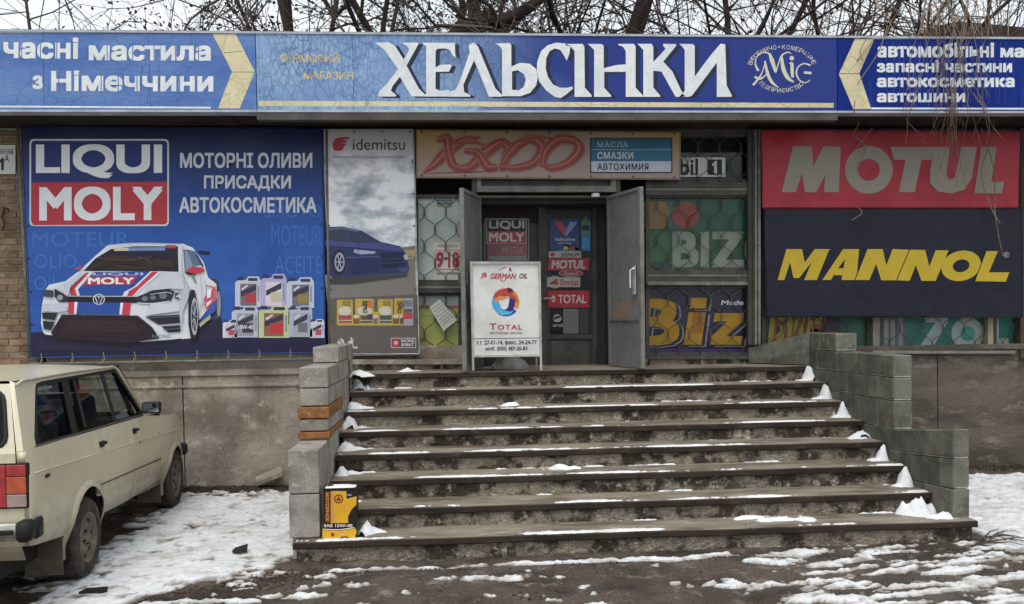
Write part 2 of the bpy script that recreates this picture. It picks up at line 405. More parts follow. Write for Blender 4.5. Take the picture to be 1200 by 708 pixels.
# ------------------------------------------------------------------ ground and snow
def fbm(x, y, s, o=4): return noise.fractal(Vector((x*s, y*s, 3.7)), 1.0, 2.0, o)
ASPH = M('wet_asphalt', '#574c43', '#382f29', '#85796e', s=1.9, s2=55, fine=.75, rough=.8, bump=1., bs=30, dist=.022, wet=.38, spec=.4)
gv, gf = [], []
def gz(x, y): return .018*fbm(x, y, 1.7)+.007*fbm(x, y, 9)+.010*max(0, fbm(x*.7+3, y*1.6, 3.1, 5))
# far sheet with a hole is not needed: the fine patch rides 4 mm above it
mk('ground', [(-220, -120, -.05), (220, -120, -.05), (220, 300, -.05), (-220, 300, -.05)], [(0, 1, 2, 3)],
   M('winter_ground', '#6d655d', '#c9cbcd', '#4b433c', s=.5, s2=30, fine=.25, bump=.8, bs=12, dist=.02))['kind'] = 'structure'
b = MB(); b.grid(lambda u, v: (-9+20*u, 1.5+9*v, gz(-9+20*u, 1.5+9*v)-.002-.05*max(0, 1-min(u, v, 1-u, 1-v)*40 if v < .9 else 0)), 260, 150)
yard = b.build('asphalt_yard', ASPH, None, True); yard['kind'] = 'structure'
def sst(a, b, x): t = min(1, max(0, (x-a)/(b-a))); return t*t*(3-2*t)
def snow_density(x, y):
    n1 = fbm(x, y, 1.1, 5); n2 = fbm(x*1., y*1., 6, 4)
    # the big white patch between the car and the stairs; ragged, running down to the left corner
    edge = -1.18-1.35*max(0, 6.62-y) + .22*fbm(x, y, 2.2)
    left = 1-sst(-.18, .12, x-edge)
    if y > 9.55 and x < -1.2: left *= 1-.9*sst(9.6, 9.95, y)*(.45+.9*max(0, .5+n2+.3*fbm(x, y, 3)))
    tr = math.exp(-((x+2.95+.03*(y-6))/.30)**2)*.55+math.exp(-((x+3.75+.03*(y-6))/.5)**2)*.75   # under the car
    if y < 9.3: left -= tr
    if x < -1.2: left -= sst(9.5, 9.85, y+.2*n2)*(.50+.9*n2)
    tread = math.exp(-((x+2.35-.16*(y-7.5))/.09)**2)*.25*max(0, .5+2*n2)
    left -= tread
    left -= .42*sst(.18, .40, fbm(x*1.3+9, y*2.0, 3.2, 5))*(.4+.6*sst(-2.2, -1.4, x)*sst(7.4, 6.4, y)+.5*sst(8.8, 9.6, y))
    left -= .5*math.exp(-((fbm(x*.8+4, y*.5, 2.4, 3)-.05)/.018)**2)*(.5+fbm(x, y, 5))
    # right: drift beside the stairs, streaks in front
    right = sst(4.1, 4.45, x+.12*n1)*sst(6.15, 6.7, y+.15*n1)
    if y > 9.2 and x > 4: right *= 1-.8*sst(9.3, 9.6, y)
    st = fbm(x*.8+y*.5, y*5.0-x*.9, 2.3, 6)
    streak = .93*sst(2.15, 2.9, x+.25*n1+.25*(6.6-y))*(.34+1.3*st)*(1 if y < 6.75 else 0)
    # thin rim along the foot of the first step, with gaps
    rim = math.exp(-((y-6.53-.03*fbm(x, 1.3, 3))/.04)**2)*(.58+1.1*fbm(x, 7.7, 1.1, 3)) if -1.3 < x < 4.3 else 0
    sp = (fbm(x*.7, y*1.8, 3.0, 5)-.30+.25*fbm(x, y*1.6, 11, 3))*2.0 if y < 6.45 else 0
    spots = .25+sp if sp > 0 else 0
    return max(left-.10+.30*fbm(x*1.4, y*2.1, 4.4, 5)*(1 if left > .3 else 0), right, streak, rim, spots)+.24*n2+.13*fbm(x, y, 15, 3)
step_ = .017
nx, ny = int(12.6/step_), int(5.6/step_)
sv = []; sf = []; idx = {}; sdp = []
dens = [[0]*(ny+1) for _ in range(nx+1)]
for i in range(nx+1):
    for j in range(ny+1):
        x = -5.4+i*step_; y = 4.75+j*step_
        dens[i][j] = -1 if (y > 10.12) else snow_density(x, y)
TH = .47
for i in range(nx):
    for j in range(ny):
        if max(dens[i][j], dens[i+1][j], dens[i][j+1], dens[i+1][j+1]) > TH:
            q = []
            for a, c in ((i, j), (i+1, j), (i+1, j+1), (i, j+1)):
                if (a, c) not in idx:
                    x = -5.4+a*step_; y = 4.75+c*step_; d = dens[a][c]
                    hgt = min(.014, (d-TH)*.07) + (.012*fbm(x, y, 5)+.010*fbm(x, y, 19)-.014*max(0, fbm(x*1.3, y*.8, 2.3, 3)-.1) if d > TH+.1 else 0)
                    if d < TH: hgt = max(-.03, (d-TH)*.15)
                    idx[(a, c)] = len(sv); sv.append((x, y, gz(x, y)+.003+hgt)); sdp.append(max(0, min(1, (d-TH-.01)/.20)))
                q.append(idx[(a, c)])
            sf.append(tuple(q))
o = mk('snow', sv, sf, GSNOW, None, True); o.data.attributes.new('depth', 'FLOAT', 'POINT').data.foreach_set('value', sdp); tag(o, kind='stuff', label='trodden snow lying in patches over the yard')

# ------------------------------------------------------------------ shop building
shop = empty('shop_building', (1, FY, 0), 'low roadside shop with brick pier, concrete plinth and boarded shop windows', 'building')
# plinth panels left and right of the stairs
def wallgrid(name, x0, x1, z0, z1, Y, mat, amp=.006, parent=shop, cell=.06, depth=.3):
    b = MB(); nu = max(2, int((x1-x0)/cell)); nv = max(2, int((z1-z0)/cell))
    b.grid(lambda u, v: (x0+(x1-x0)*u, Y-amp*fbm(x0+(x1-x0)*u, z0+(z1-z0)*v, 2.5)-amp*.4*fbm(x0+(x1-x0)*u, z0+(z1-z0)*v, 11), z0+(z1-z0)*v), nu, nv)
    b.box(x0+.002, Y+.012, z0, x1-.002, Y+depth, z1-.004)
    return b.build(name, mat, parent)
xs = [-9, -4.9, atY(216, 500, FY).x, -.9]
for i in range(3): wallgrid('plinth_panel', xs[i]+.006, xs[i+1]-.006, -.2, 1.225, FY-.03+.006*i, CONC, .012)
xs = [3.6, atY(1098, 480, FY).x, 9, 12.5]
for i in range(3): wallgrid('plinth_panel', xs[i]+.006, xs[i+1]-.006, -.2, 1.36, FY-.02, CONCR, .012)
b = MB(); b.box(-9, FY-.042, 1.10, -.95, FY+.1, 1.135, .006); b.box(-9, FY-.05, 1.228, -.95, FY+.1, 1.30, .008); b.build('plinth_ledge', CONC, shop)
b = MB(); b.box(-4.4, FY+.03, 1.29, .25, FY+.5, 1.52); b.box(1.95, FY+.06, 1.25, 3.1, FY+.5, 1.34); b.build('sill_wall', CONC, shop)
b = MB(); b.box(4.2, FY-.06, 1.365, 12.5, FY+.1, 1.43, .008); b.build('plinth_ledge', CONCR, shop)
# back wall, roof and side walls
b = MB(); b.box(-9, 10.62, 1.3, .30, 10.75, 3.94); b.box(1.92, 10.62, 1.3, 12.5, 10.75, 3.94); b.box(.3, 10.62, 3.2, 1.92, 10.75, 3.94)
b.box(-9, FY+.1, 1.0, .302, 10.6, 1.3); b.box(1.918, FY+.1, 1.0, 12.5, 10.6, 1.3)
b.build('wall', DARKW, shop)
b = MB(); b.box(-9, 10.76, 0, -8.8, 18, 4.3); b.box(12.3, 10.76, 0, 12.5, 18, 4.3); b.box(-8.8, 17.8, 0, 12.3, 18, 4.3); b.build('wall', BRICK, shop)
MBX = M('roof_felt', '#3a3836', '#4a4846', None, s=1.2)
b = MB(); b.box(-9.1, 9.52, 4.02, 12.6, 18.1, 4.4); b.build('roof', MBX, shop)
SOF = M('soffit', '#30271f', '#231c17', '#3f342b', s=3, s2=30, fine=.3, bump=.4, bs=30)
b = MB()
for i in range(22): b.box(-9.1+i*.986, 9.33, 3.955+.003*(i % 2), -9.1+(i+1)*.986-.012, 10.6, 4.015)
b.build('soffit', SOF, shop)
b = MB(); b.box(-9, FY+.02, 3.86, 12.5, FY+.12, 3.95); b.build('head_beam', STEELD, shop)

# brick pier at the left: every brick on its own
def courses(x0, x1, z0, z1, Y, name, parent, mats, bw=.235, bh=.062, j=.011, depth=.1):
    base = {}
    z = z0; r = 0
    while z+bh <= z1+.03:
        x = x0-(bw+j)/2*(r % 2)
        while x < x1-.02:
            a = max(x, x0); e = min(x+bw, x1)
            if e-a > .03:
                key = round(e-a, 3)
                if key not in base:
                    t = MB(); t.cbox(-key/2, 0, -bh/2, key/2, depth, bh/2, .004); me = mk(name, t.v, t.f, mats, parent, local=True); base[key] = me; ob = me
                else: ob = base[key].copy(); col.objects.link(ob)
                ob.location = Vector(((a+e)/2, Y+random.uniform(-.005, .006), z+bh/2))-wloc(parent); ob.rotation_euler = (0, random.uniform(-.008, .008), random.uniform(-.02, .02))
            x += bw+j
        z += bh+j; r += 1
pier = mk('brick_pier', *(lambda b: (b.v, b.f))(MB().box(-9, FY+.005, 1.30, -4.47, FY+.4, 3.95)), MORTAR, shop)
courses(-5.75, -4.47, 1.31, 3.94, FY-.012, 'brick', pier, BRICK)
# the length of the pier far off the frame keeps its joints in the material
mk('brick_pier', *(lambda b: (b.v, b.f))(MB().box(-9, FY-.01, 1.31, -5.76, FY+.3, 3.94)), BRICK, shop)

# ---- house number plate and iron bracket
pl = Print(FY-.035); pl.box(-14, 170, 18, 204, WHITEP); pl.box(-14, 170.5, 17.3, 203, '#c9c9c4')
hp = pl.build('number_plate', None)
a = atY(2, 187, FY-.035); tag(hp, 'small white house number plate on the brick pier', 'number plate')
pl = Print(FY-.036); pl.poly([(-1.5, 189), (2.4, 185), (4.6, 185), (4.6, 199.5), (1.4, 199.5), (1.4, 190), (-1.5, 192)], '#1c1c1c'); pl.text('А', 5.2, 182, 10.6, 189.5, '#1c1c1c', .02)
pl.text('БЕРЕЖНАЯ', -13, 174.5, 15, 181, '#6b6b6b', .02); o = pl.build('lettering', hp)
b = MB(); p = atY(5, 246, FY-.03)
b.tube([p+Vector((-.02, 0, .02)), p+Vector((.05, -.02, .01)), p+Vector((.06, -.03, -.02))], .008); b.tube([p, p+Vector((-.01, -.03, -.08)), p+Vector((.015, -.03, -.16)), p+Vector((.0, -.05, -.22))], .012)
tag(b.build('wall_hook', RUST), 'rusty bent iron hook on the brick pier below the number plate', 'hook')

# ------------------------------------------------------------------ entrance stairs
XI0 = lambda y: 3.975-(y-6.9)*.045          # inner face of the right parapet
NY = lambda k: 6.74+.37*(7-k)
NZ = [1.259, 1.104, .944, .795, .642, .484, .319, .160]
stairs = empty('entrance_stairs', (1.3, 7, 0), 'eight worn concrete steps with dark edges leading up to the shop door', 'stairs')
for k in range(8):
    y0 = NY(k); z = NZ[k]; zb = NZ[k+1] if k < 7 else -.12
    xl = -1.19 if k == 7 else -1.0; xr = 4.13 if k == 7 else XI0(y0)-.01
    y1 = NY(k-1)+.06 if k > 0 else FY+.42
    # riser: rough cast face
    b = MB(); yr = y0+.035
    def RP(u, v, xl=xl, xr=xr, yr=yr, z=z, zb=zb):
        x = xl+.02+(xr-xl-.05)*u; zz = zb+(z-.05-zb)*v; n_ = fbm(x*1.2, zz*2+k*3.3, 2.6, 5)
        return (x, yr-.007*fbm(x, zz+k, 12)-.005*fbm(x, zz*1.3+k, 34, 3)+.07*max(0, n_-.20)+.03*max(0, fbm(x*1.5+7, zz*2+k, 6, 4)-.25), zz)
    b.grid(RP, 420, 12)
    b.box(xl+.02, yr+.02, zb, xr-.03, y1, z-.052)
    b.build('riser', RISER, stairs)
    # tread slab with a worn, slightly wavy front edge
    b = MB(); n = 90; vs = []
    for i in range(n+1):
        x = xl+(xr-xl)*i/n; e = y0+.006*fbm(x, k*5., 3)+(.012*max(0, fbm(x, k*9.1, 7)-.25)); dz = .004*fbm(x, k*2., 1.5)
        vs.append((x, e, dz))
    i0 = len(b.v)
    for x, e, dz in vs: b.v += [(x, e+.006, z-.052+dz), (x, e, z-.044+dz), (x, e, z-.008+dz), (x, e+.008, z+dz), (x, y1, z+dz*.3), (x, y1, z-.052+dz)]
    tm = []
    for i in range(n):
        for j in range(5): b.f.append((i0+i*6+j, i0+i*6+6+j, i0+i*6+7+j, i0+i*6+1+j)); tm.append(1 if j < 3 else 0)
    b.f += [tuple(i0+j for j in range(6))[::-1], tuple(i0+n*6+j for j in range(6))]; tm += [0, 0]
    mk('tread_slab', b.v, b.f, [TREAD, NOSE], stairs, midx=tm)

# snow left on the treads: drifts against the risers, thin skins on the edges, heaps in the corners
def heap(pts, z, name='snow'): ...
sv, sf = [], []
def snow_field(x0, x1, y0, y1, zf, df, th=.5, st=.014, hmax=.03, hk=.1, wall=None):
    nx = int((x1-x0)/st); ny = max(2, int((y1-y0)/st)); D = [[df(x0+i*st, y0+j*st) for j in range(ny+1)] for i in range(nx+1)]; ix = {}
    for i in range(nx):
        for j in range(ny):
            if max(D[i][j], D[i+1][j], D[i][j+1], D[i+1][j+1]) > th:
                q = []
                for a, c in ((i, j), (i+1, j), (i+1, j+1), (i, j+1)):
                    if (a, c) not in ix:
                        x = x0+a*st; y = y0+c*st; d = D[a][c]-th
                        h = max(-.012, min(hmax, d*hk))+(.15*hmax*fbm(x, y, 25) if d > .08 else 0)
                        ix[(a, c)] = len(sv); sv.append((x, y, zf(x, y)+h))
                    q.append(ix[(a, c)])
                sf.append(tuple(q))
for k in range(8):
    y0 = NY(k); z = NZ[k]; xl = -1.17 if k == 7 else -.98; xr = 4.1 if k == 7 else XI0(y0)-.02
    yb = NY(k-1)+.03 if k else FY-.1
    if k: 
        amt = [0, .12, .24, .2, .26, .28, .22, .38][k]
        def df(x, y, k=k, y0=y0, yb=yb, amt=amt):
            front = math.exp(-((y-y0-.055)/(.045 if k < 7 else .06))**2)*(.20+amt+.30*math.exp(-((x-1.35)/1.1)**2)+.9*fbm(x*.9, k*4.4, 1.3, 4))
            back = math.exp(-((y-yb+.0)/.045)**2)*(.25+.8*fbm(x, k*7.7+2, 1.8, 4))
            return max(front, back)+.22*fbm(x, y*1.5, 9)+.15*fbm(x, y, 30)
        snow_field(xl, xr, y0+.012, yb, lambda x, y, z=z: z+.001, df, th=.5, hmax=.010, hk=.045)
def cone(cx, cy, z, rx, ry, h, pw=1.4):
    """irregular heap of swept snow"""
    def df(x, y):
        a = ((x-cx)/rx)**2+((y-cy)/ry)**2
        return 1-math.sqrt(a)*(1+.75*fbm(x, y, 7, 5))
    st = .018; n = int(2*max(rx, ry)*1.35/st)+2; i0 = {}
    for i in range(n):
        for j in range(n):
            q = []
            for a, c in ((i, j), (i+1, j), (i+1, j+1), (i, j+1)):
                x = cx-max(rx, ry)*1.35+a*st; y = cy-max(rx, ry)*1.35+c*st; q.append((a, c, x, y, df(x, y)))
            if max(t[4] for t in q) > 0:
                f = []
                for a, c, x, y, d in q:
                    if (a, c) not in i0:
                        i0[(a, c)] = len(sv); sv.append((x, y, z+(h*min(.80, max(0, d)**(pw*.75))*(1+.45*fbm(x, y, 12, 5)+.2*fbm(x, y, 40, 3)) if d > 0 else -.012)))
                    f.append(i0[(a, c)])
                sf.append(tuple(f))
for k in range(1, 8):       # right-hand corners
    yb = NY(k-1)+.0; xr = XI0(yb)
    cone(xr-.045, yb-.04, NZ[k], .06, .08, (.12, .19, .17, .15, .07, .16, .15, .1)[k], 1.0); cone(xr-.10, yb-.05, NZ[k], .09, .06, .03)
cone(3.80, 7.03, NZ[7], .13, .09, .17, 1.1); cone(3.95, 6.90, NZ[7], .19, .06, .05)
cone(2.6, 6.98, NZ[7], .22, .07, .028, .7); cone(2.42, 7.08, NZ[7], .16, .05, .03, .7)
for k in range(1, 8):       # left-hand corners
    yb = NY(k-1); cone(-.95, yb-.04, NZ[k], .07, .08, (.1, .12, .09, .11, .08, .10, .05, .1)[k], 1.1); cone(-.85, yb-.03, NZ[k], .10, .04, .03)
cone(-.66, 7.0, NZ[7], .09, .12, .10); cone(-.93, 9.2, NZ[0]-.002, .1, .1, .05)
cone(.95, NY(4)-.06, NZ[5], .12, .06, .055, .8); cone(-.45, 9.7, NZ[0], .10, .08, .05)
cone(.62, NY(1)-.05, NZ[2], .10, .05, .04, .8)
tag(mk('snow_on_stairs', sv, sf, SNOW, None, True), 'swept snow left in the corners and along the edges of the steps', kind='stuff')

# ------------------------------------------------------------------ parapets of concrete blocks
def blk(name, x0, y0, z0, x1, y1, z1, mat, parent, lean=0.):
    b = MB(); b.cbox(x0, y0, z0, x1, y1, z1, .006); o = b.build(name, mat, parent); return o
def side_block(ya, yb, z0, z1, mat, parent, g=.008, t0=0, t1=0):
    """block of the right parapet: its inner face follows the splay of the stairs"""
    xa, xb = XI0(ya), XI0(yb); xo = 4.112-(.0 if ya < 6.9 else .0)
    v = [(xa, ya+g, z0+g), (xo, ya+g, z0+g), (xo, yb-g, z0+g), (xb, yb-g, z0+g), (xa, ya+g, z1-g), (xo, ya+g, z1-g), (xo, yb-g, z1-g), (xb, yb-g, z1-g)]
    v = [(a, c, z-(t0 if i < 4 else t1)*min(.9, c-6.82)) for i, (a, c, z) in enumerate(v)]
    bm = bmesh.new(); vs = [bm.verts.new(Vector(p)+Vector((random.uniform(-.003, .003), random.uniform(-.002, .002), random.uniform(-.002, .002)))) for p in v]
    for f in ((0, 3, 2, 1), (4, 5, 6, 7), (0, 1, 5, 4), (1, 2, 6, 5), (2, 3, 7, 6), (3, 0, 4, 7)): bm.faces.new([vs[i] for i in f])
    bmesh.ops.bevel(bm, geom=bm.edges[:], offset=.007, segments=1, affect='EDGES'); bm.verts.index_update()
    o = mk('block', [tuple(v.co) for v in bm.verts], [tuple(v.index for v in f.verts) for f in bm.faces], mat, parent); bm.free(); return o
par = empty('block_parapet', (3.9, 7, 0), 'stepped grey block parapet on the right-hand side of the stairs', 'parapet')
TILT = [0, .045, .085, .125, .05, .04, .03, .02]     # the courses have sunk towards the back
rows = [(.16, .405, 6.82), (.405, .645, 6.82), (.645, .885, 6.82), (.885, 1.075, 7.70), (1.075, 1.272, 7.70), (1.272, 1.466, 7.70), (1.466, 1.636, 8.78)]
mb = MB()
for r, (z0, z1, ys) in enumerate(rows):
    first = [.42, .20, .40, .30, .45, .22, .42][r]; y = ys; n = 0
    while y < 9.38:
        L = first if n == 0 else .40*random.uniform(.82, 1.12); ye = min(y+L, 9.40)
        if 9.40-ye < .12: ye = 9.40
        side_block(y, ye, z0, z1, BLOCKG if n > 0 else BLOCKW, par, t0=TILT[r], t1=TILT[r+1]); y = ye; n += 1
 # core in two lengths, so that it bends where the sunk courses level out
    for c0, c1 in ([(ys, 7.72), (7.72, 9.39)] if ys < 7.72 else [(ys, 9.39)]):
     q = .0105; f0 = q if c0 == ys else 0; v = [(XI0(c0)+q, c0+f0, z0), (4.112-q, c0+f0, z0), (4.112-q, c1, z0), (XI0(c1)+q, c1, z0)]
     i = len(mb.v); mb.v += [(a, b_, c-TILT[r]*min(.9, b_-6.82)) for a, b_, c in v]+[(a, b_, z1-q-TILT[r+1]*min(.9, b_-6.82)) for a, b_, c in v]; mb.f += [tuple(i+t for t in f) for f in ((0, 3, 2, 1), (4, 5, 6, 7), (0, 1, 5, 4), (1, 2, 6, 5), (2, 3, 7, 6), (3, 0, 4, 7))]
mb.build('mortar_core', MORTAR, par)
# wing wall turning in toward the window, its top climbing outward
wing = empty('wing_wall', (3.4, 9.6, 1.26), 'low slanting grey block wall joining the right parapet to the shop window', 'wall')
P0 = atY(877, 430, 9.98); P1 = Vector((XI0(9.40)-.004, 9.36, 0))
def WP(t, z, d=0.):
    p = Vector((P0.x, 9.98, 0)).lerp(P1, t); nrm = Vector((P1.y-9.98, -(P1.x-P0.x), 0)).normalized(); 
    if nrm.y > 0: nrm = -nrm
    q = p - nrm*d; return Vector((q.x, q.y, z))
def slab_w(t0, t1, zb, zt, mat, name='block', g=.006, d0=0., d=.2):
    v = []
    for dd in (d0, d):
        for t, s in ((t0, 1), (t1, -1)):
            v += [WP(t+s*g, zb(t)+g, dd), WP(t+s*g, zt(t)-g, dd)]
    return mk(name, v, [(0, 2, 3, 1), (4, 5, 7, 6), (0, 1, 5, 4), (2, 6, 7, 3), (1, 3, 7, 5), (0, 4, 6, 2)], mat, wing)
zt = lambda t: 1.44+.185*t; zm = lambda t: 1.30+.125*t
for a, e in ((0, .62), (.62, 1)): slab_w(a, e, zm, zt, BLOCKW)
for a, e in ((0, .35), (.35, .78), (.78, 1)): slab_w(a, e, lambda t: 1.262, zm, BLOCKG)
slab_w(0.005, .995, lambda t: 1.262, lambda t: zt(t)-.012, MORTAR, 'mortar_core', d0=.008, d=.19)

lp = empty('brick_block_parapet', (-1.1, 7, 0), 'stepped left parapet of grey blocks with orange brick courses in it', 'parapet')
def lb(x0, x1, y0, y1, z0, z1, mat, name='block'):
    b = MB(); b.cbox(x0, y0, z0+.004, x1, y1, z1-.004, .006); return b.build(name, mat, lp)
zt3 = atY(360, 527, 6.86).z
zz = [.162, .40, zt3] 
zmid = .162+(zt3-.162)*.5
lb(-1.232, -1.005, 6.86, 7.36, .162, zmid, BLOCK); lb(-1.232, -1.005, 6.86, 7.36, zmid, zt3, BLOCK)
lb(-1.225, -1.01, 7.37, 7.60, .162, zmid, BLOCK); lb(-1.225, -1.01, 7.37, 7.60, zmid, zt3, BLOCK)
YB = 7.40
zo = [atY(368, y, YB).z for y in (517, 506, 491, 477)]
zo[0] = max(zo[0], zt3+.006)
lb(-1.222, -1.005, YB+.03, YB+.42, zt3, zo[0], BLOCK)
lb(-1.245, -.99, YB, YB+.25, zo[0], zo[1], ORB, 'brick'); lb(-1.235, -1.0, YB+.01, YB+.25, zo[1], zo[2], BLOCK, 'block'); lb(-1.245, -.99, YB-.004, YB+.25, zo[2], zo[3], ORB, 'brick')
for i, y in enumerate((7.66, 7.92, 8.18)):
    for a, m in ((0, ORB), (1, BLOCK), (2, ORB)): lb(-1.24, -.995, y, y+.25, zo[a], zo[a+1], m, 'brick' if m is ORB else 'block')
z5 = [zo[3], atY(372, 455, 7.45).z, atY(372, 430, 7.45).z]
lb(-1.232, -1.0, 7.45, 7.85, z5[0], z5[1], BLOCK); lb(-1.232, -1.0, 7.45, 7.85, z5[1], z5[2], BLOCK)
for y in (7.86, 8.27, 8.68):
    lb(-1.225, -1.0, y, y+.40, .162 if y > 8.5 else z5[0], z5[1], BLOCK); lb(-1.225, -1.0, y, y+.40, z5[1], z5[2], BLOCK)
z6 = atY(380, 406, 8.2).z
lb(-1.225, -1.0, 8.16, 8.56, z5[2], z6, BLOCK); lb(-1.225, -1.0, 8.57, 8.97, z5[2], z6, BLOCK); lb(-1.225, -1.0, 8.98, 9.38, .162, z6, BLOCK)
b = MB(); b.box(-1.215, 6.9, 0, -1.02, 9.4, .162); b.box(-1.215, 7.45, .16, -1.02, 9.4, zo[0]); b.box(-1.215, 7.7, zo[0], -1.02, 9.36, z5[2]-.02); b.build('mortar_core', MORTAR, lp)
b = MB(); b.box(3.8, 7.17, -.1, 4.10, 9.42, .158); b.build('footing', CONC, par)
b = MB(); b.box(-1.18, 9.42, -.1, 3.8, FY+.4, 1.19); b.build('landing_core', CONC, stairs)

# ------------------------------------------------------------------ shop windows: frames, panes, boards behind, grilles
def frame_bars(name, parent, bars, Y, d, mat):
    """bars: list of (x0,y0,x1,y1) outlines, each a real steel section"""
    obs = []
    for i, (a, c, e, f) in enumerate(bars): obs.append(px_box(name, a, c, e, f, Y-.0015*(i % 4), d, mat, parent))
    return obs
def grille(parent, x0, y0, x1, y1, Y, pitch=31, per=54, amp=6.5, r=.0045, ph=0., mat=GRILL):
    b = MB(); i = 0; x = x0+pitch*.25-pitch
    while x < x1+pitch:
        sg = 1 if i % 2 else -1; pts = []; seg = []
        yy = y0
        while yy <= y1+.01:
            t = (yy-y0)/per+ph; tri = 2*abs(2*(t-math.floor(t+.5)))-1; s = max(-1, min(1, tri*1.9))
            s = math.sin(s*math.pi/2)
            xx = x+sg*pitch*.46*s*.98
            if x0 <= xx <= x1: seg.append(atY(xx, yy, Y))
            elif len(seg) > 1: pts.append(seg); seg = []
            else: seg = []
            yy += 3
        if len(seg) > 1: pts.append(seg)
        for q in pts: b.tube(q, r, 5)
        x += pitch; i += 1
    return b.build('grille', mat, parent)
def window(x0, y0, x1, y1, Yf=10.12, fw=4, mid=None):
    a = atY(x0, y1, Yf)
    o = px_box('window', x0, y0, x0+fw, y1, Yf, .08, STEELD, shop)
    for q in ((x1-fw, y0, x1, y1), (x0+fw, y0, x1-fw, y0+fw), (x0+fw, y1-fw, x1-fw, y1)): px_box('frame_bar', *q, Yf+.002, .076, STEELD, o)
    px_box('pane', x0+fw, y0+fw, x1-fw, y1-fw, Yf+.05, .006, PANE, o)
    return o
# -- left of the door, upper light: white boards with a price card
wn = window(486, 228, 546, 332, 10.14)
p = Print(10.195); p.box(488, 229, 545, 331, '#e3e4e3'); p.box(496, 229, 508, 331, '#ececeb'); p.box(513, 232, 528, 331, '#e6e7e5')
p.box(512, 234, 530, 243, '#46588c'); p.text('МАСЛА', 513, 235, 529, 238.5, '#c9cbd0', .02); p.box(512, 239.5, 530, 243, '#b8ad84'); p.build('backing_board', wn)
p = Print(10.188); p.box(508, 284, 540, 329, '#d8d4c8'); p.text('РЕЖИМ РОБОТИ', 513, 287, 536, 290, '#4d5a4d', .02); p.text('9', 511, 295, 520, 314, '#b0404f', .05); p.text('18', 525, 295, 538, 314, '#b0404f', .06)
p.rbox(509.5, 293, 539, 316, 2, '#b0404f', .6); p.ell(522.5, 303, 2.2, 2, '#4d4d4d'); p.text('БЕЗ ПЕРЕРВИ', 512, 319, 536, 322, '#7b7b74', .02); p.build('hours_card', wn)
grille(wn, 488, 229, 545, 331, 10.135, 12.5, 40, r=.005)
px_box('window_rail', 486, 331, 541, 343, 10.09, .1, STEELD, shop); px_box('window_rail', 486, 335.5, 541, 338, 10.084, .02, STEEL, shop)
wn = window(486, 343, 541, 421, 10.14)
p = Print(10.195); p.box(488, 343, 540, 420, '#d2d2c8'); p.box(491, 358, 539, 363, '#c07a58'); p.box(491, 362, 540, 408, '#c4c26c'); p.box(492, 370, 537, 371, '#a5a558'); p.text('моторні', 493, 396, 500, 401, '#5d6a52', .02)
p.build('backing_board', wn)
def sheet(x, y, d):
    return atY(x, y, 10.10-d)
p = Print(10.09, fn=None)
pts = [(503, 360), (515, 351), (536, 375), (520, 388)]
p.poly(pts, '#bcbab0'); 
for i in range(7): a = .1+.12*i; p.stroke([(505+16*a, 360+26*a), (515+19*a, 352.5+22*a)], .7, '#6f6f70', 1)
p.build('hanging_note', wn)
grille(wn, 488, 344, 540, 419, 10.135, 12.5, 40, r=.005, ph=.3)
px_box('window_sill', 403, 421.5, 548, 427, 9.96, .15, CONC, shop); px_box('skirting_wall', 400, 427, 548, 437, 10.02, .15, RISER, shop)
# -- right of the door: fanlight, green board, purple board
px_box('window_sill', 757, 417, 880, 421, 10.0, .1, STEELD, shop); px_box('skirting_wall', 762, 421, 880, 434, 10.04, .12, RISER, shop)
wn = window(757, 152, 884, 214, 10.14)
p = Print(10.3); p.box(757, 152, 884, 214, '#2a2823'); p.build('backing_board', wn)
p = Print(10.17); p.box(756, 184.5, 850, 207.5, '#c8c7c1'); p.text('Mobil', 764, 186, 818, 205.5, '#262523', .035); p.box(829, 187, 846, 205, '#262523'); p.poly([(834.5, 192.5), (838.2, 188.5), (840.2, 188.5), (840.2, 203.5), (836.8, 203.5), (836.8, 193.5), (834.5, 195)], '#c8c7c1')
p.build('name_strip', wn)
grille(wn, 759, 153, 882, 213, 10.135, 12.5, 40)
px_box('window_rail', 757, 214, 886, 229, 10.10, .1, STEELD, shop); px_box('window_rail', 757, 221, 884, 223, 10.092, .02, STEEL, shop)
wn = window(757, 228, 884, 318, 10.14)
p = Print(10.195); p.box(757, 228, 884, 318, '#2b5243'); p.box(800, 231, 884, 268, '#285a49')
p.rbox(735, 236, 784, 268, 9, '#946c3e'); p.ell(803.5, 252, 16, 15.5, '#9c4238'); p.rbox(735, 271, 784, 306, 8, '#3a6a45'); p.box(784, 236, 787, 268, '#2c6a70')
p.text('BIZOL', 788, 271, 949, 314, '#93978b', .06, spacing=1.05); p.build('backing_board', wn)
grille(wn, 761, 229, 880, 317, 10.135, 12.5, 40, ph=.2)
px_box('window_rail', 757, 317, 884, 334, 10.10, .1, STEELD, shop); px_box('window_rail', 759, 330, 880, 334, 10.085, .03, STEEL, shop); px_box('window_rail', 759, 322, 880, 324, 10.092, .02, STEEL, shop)
wn = window(757, 333, 880, 417, 10.14)
p = Print(10.195); p.box(757, 333, 886, 417, '#251d38')
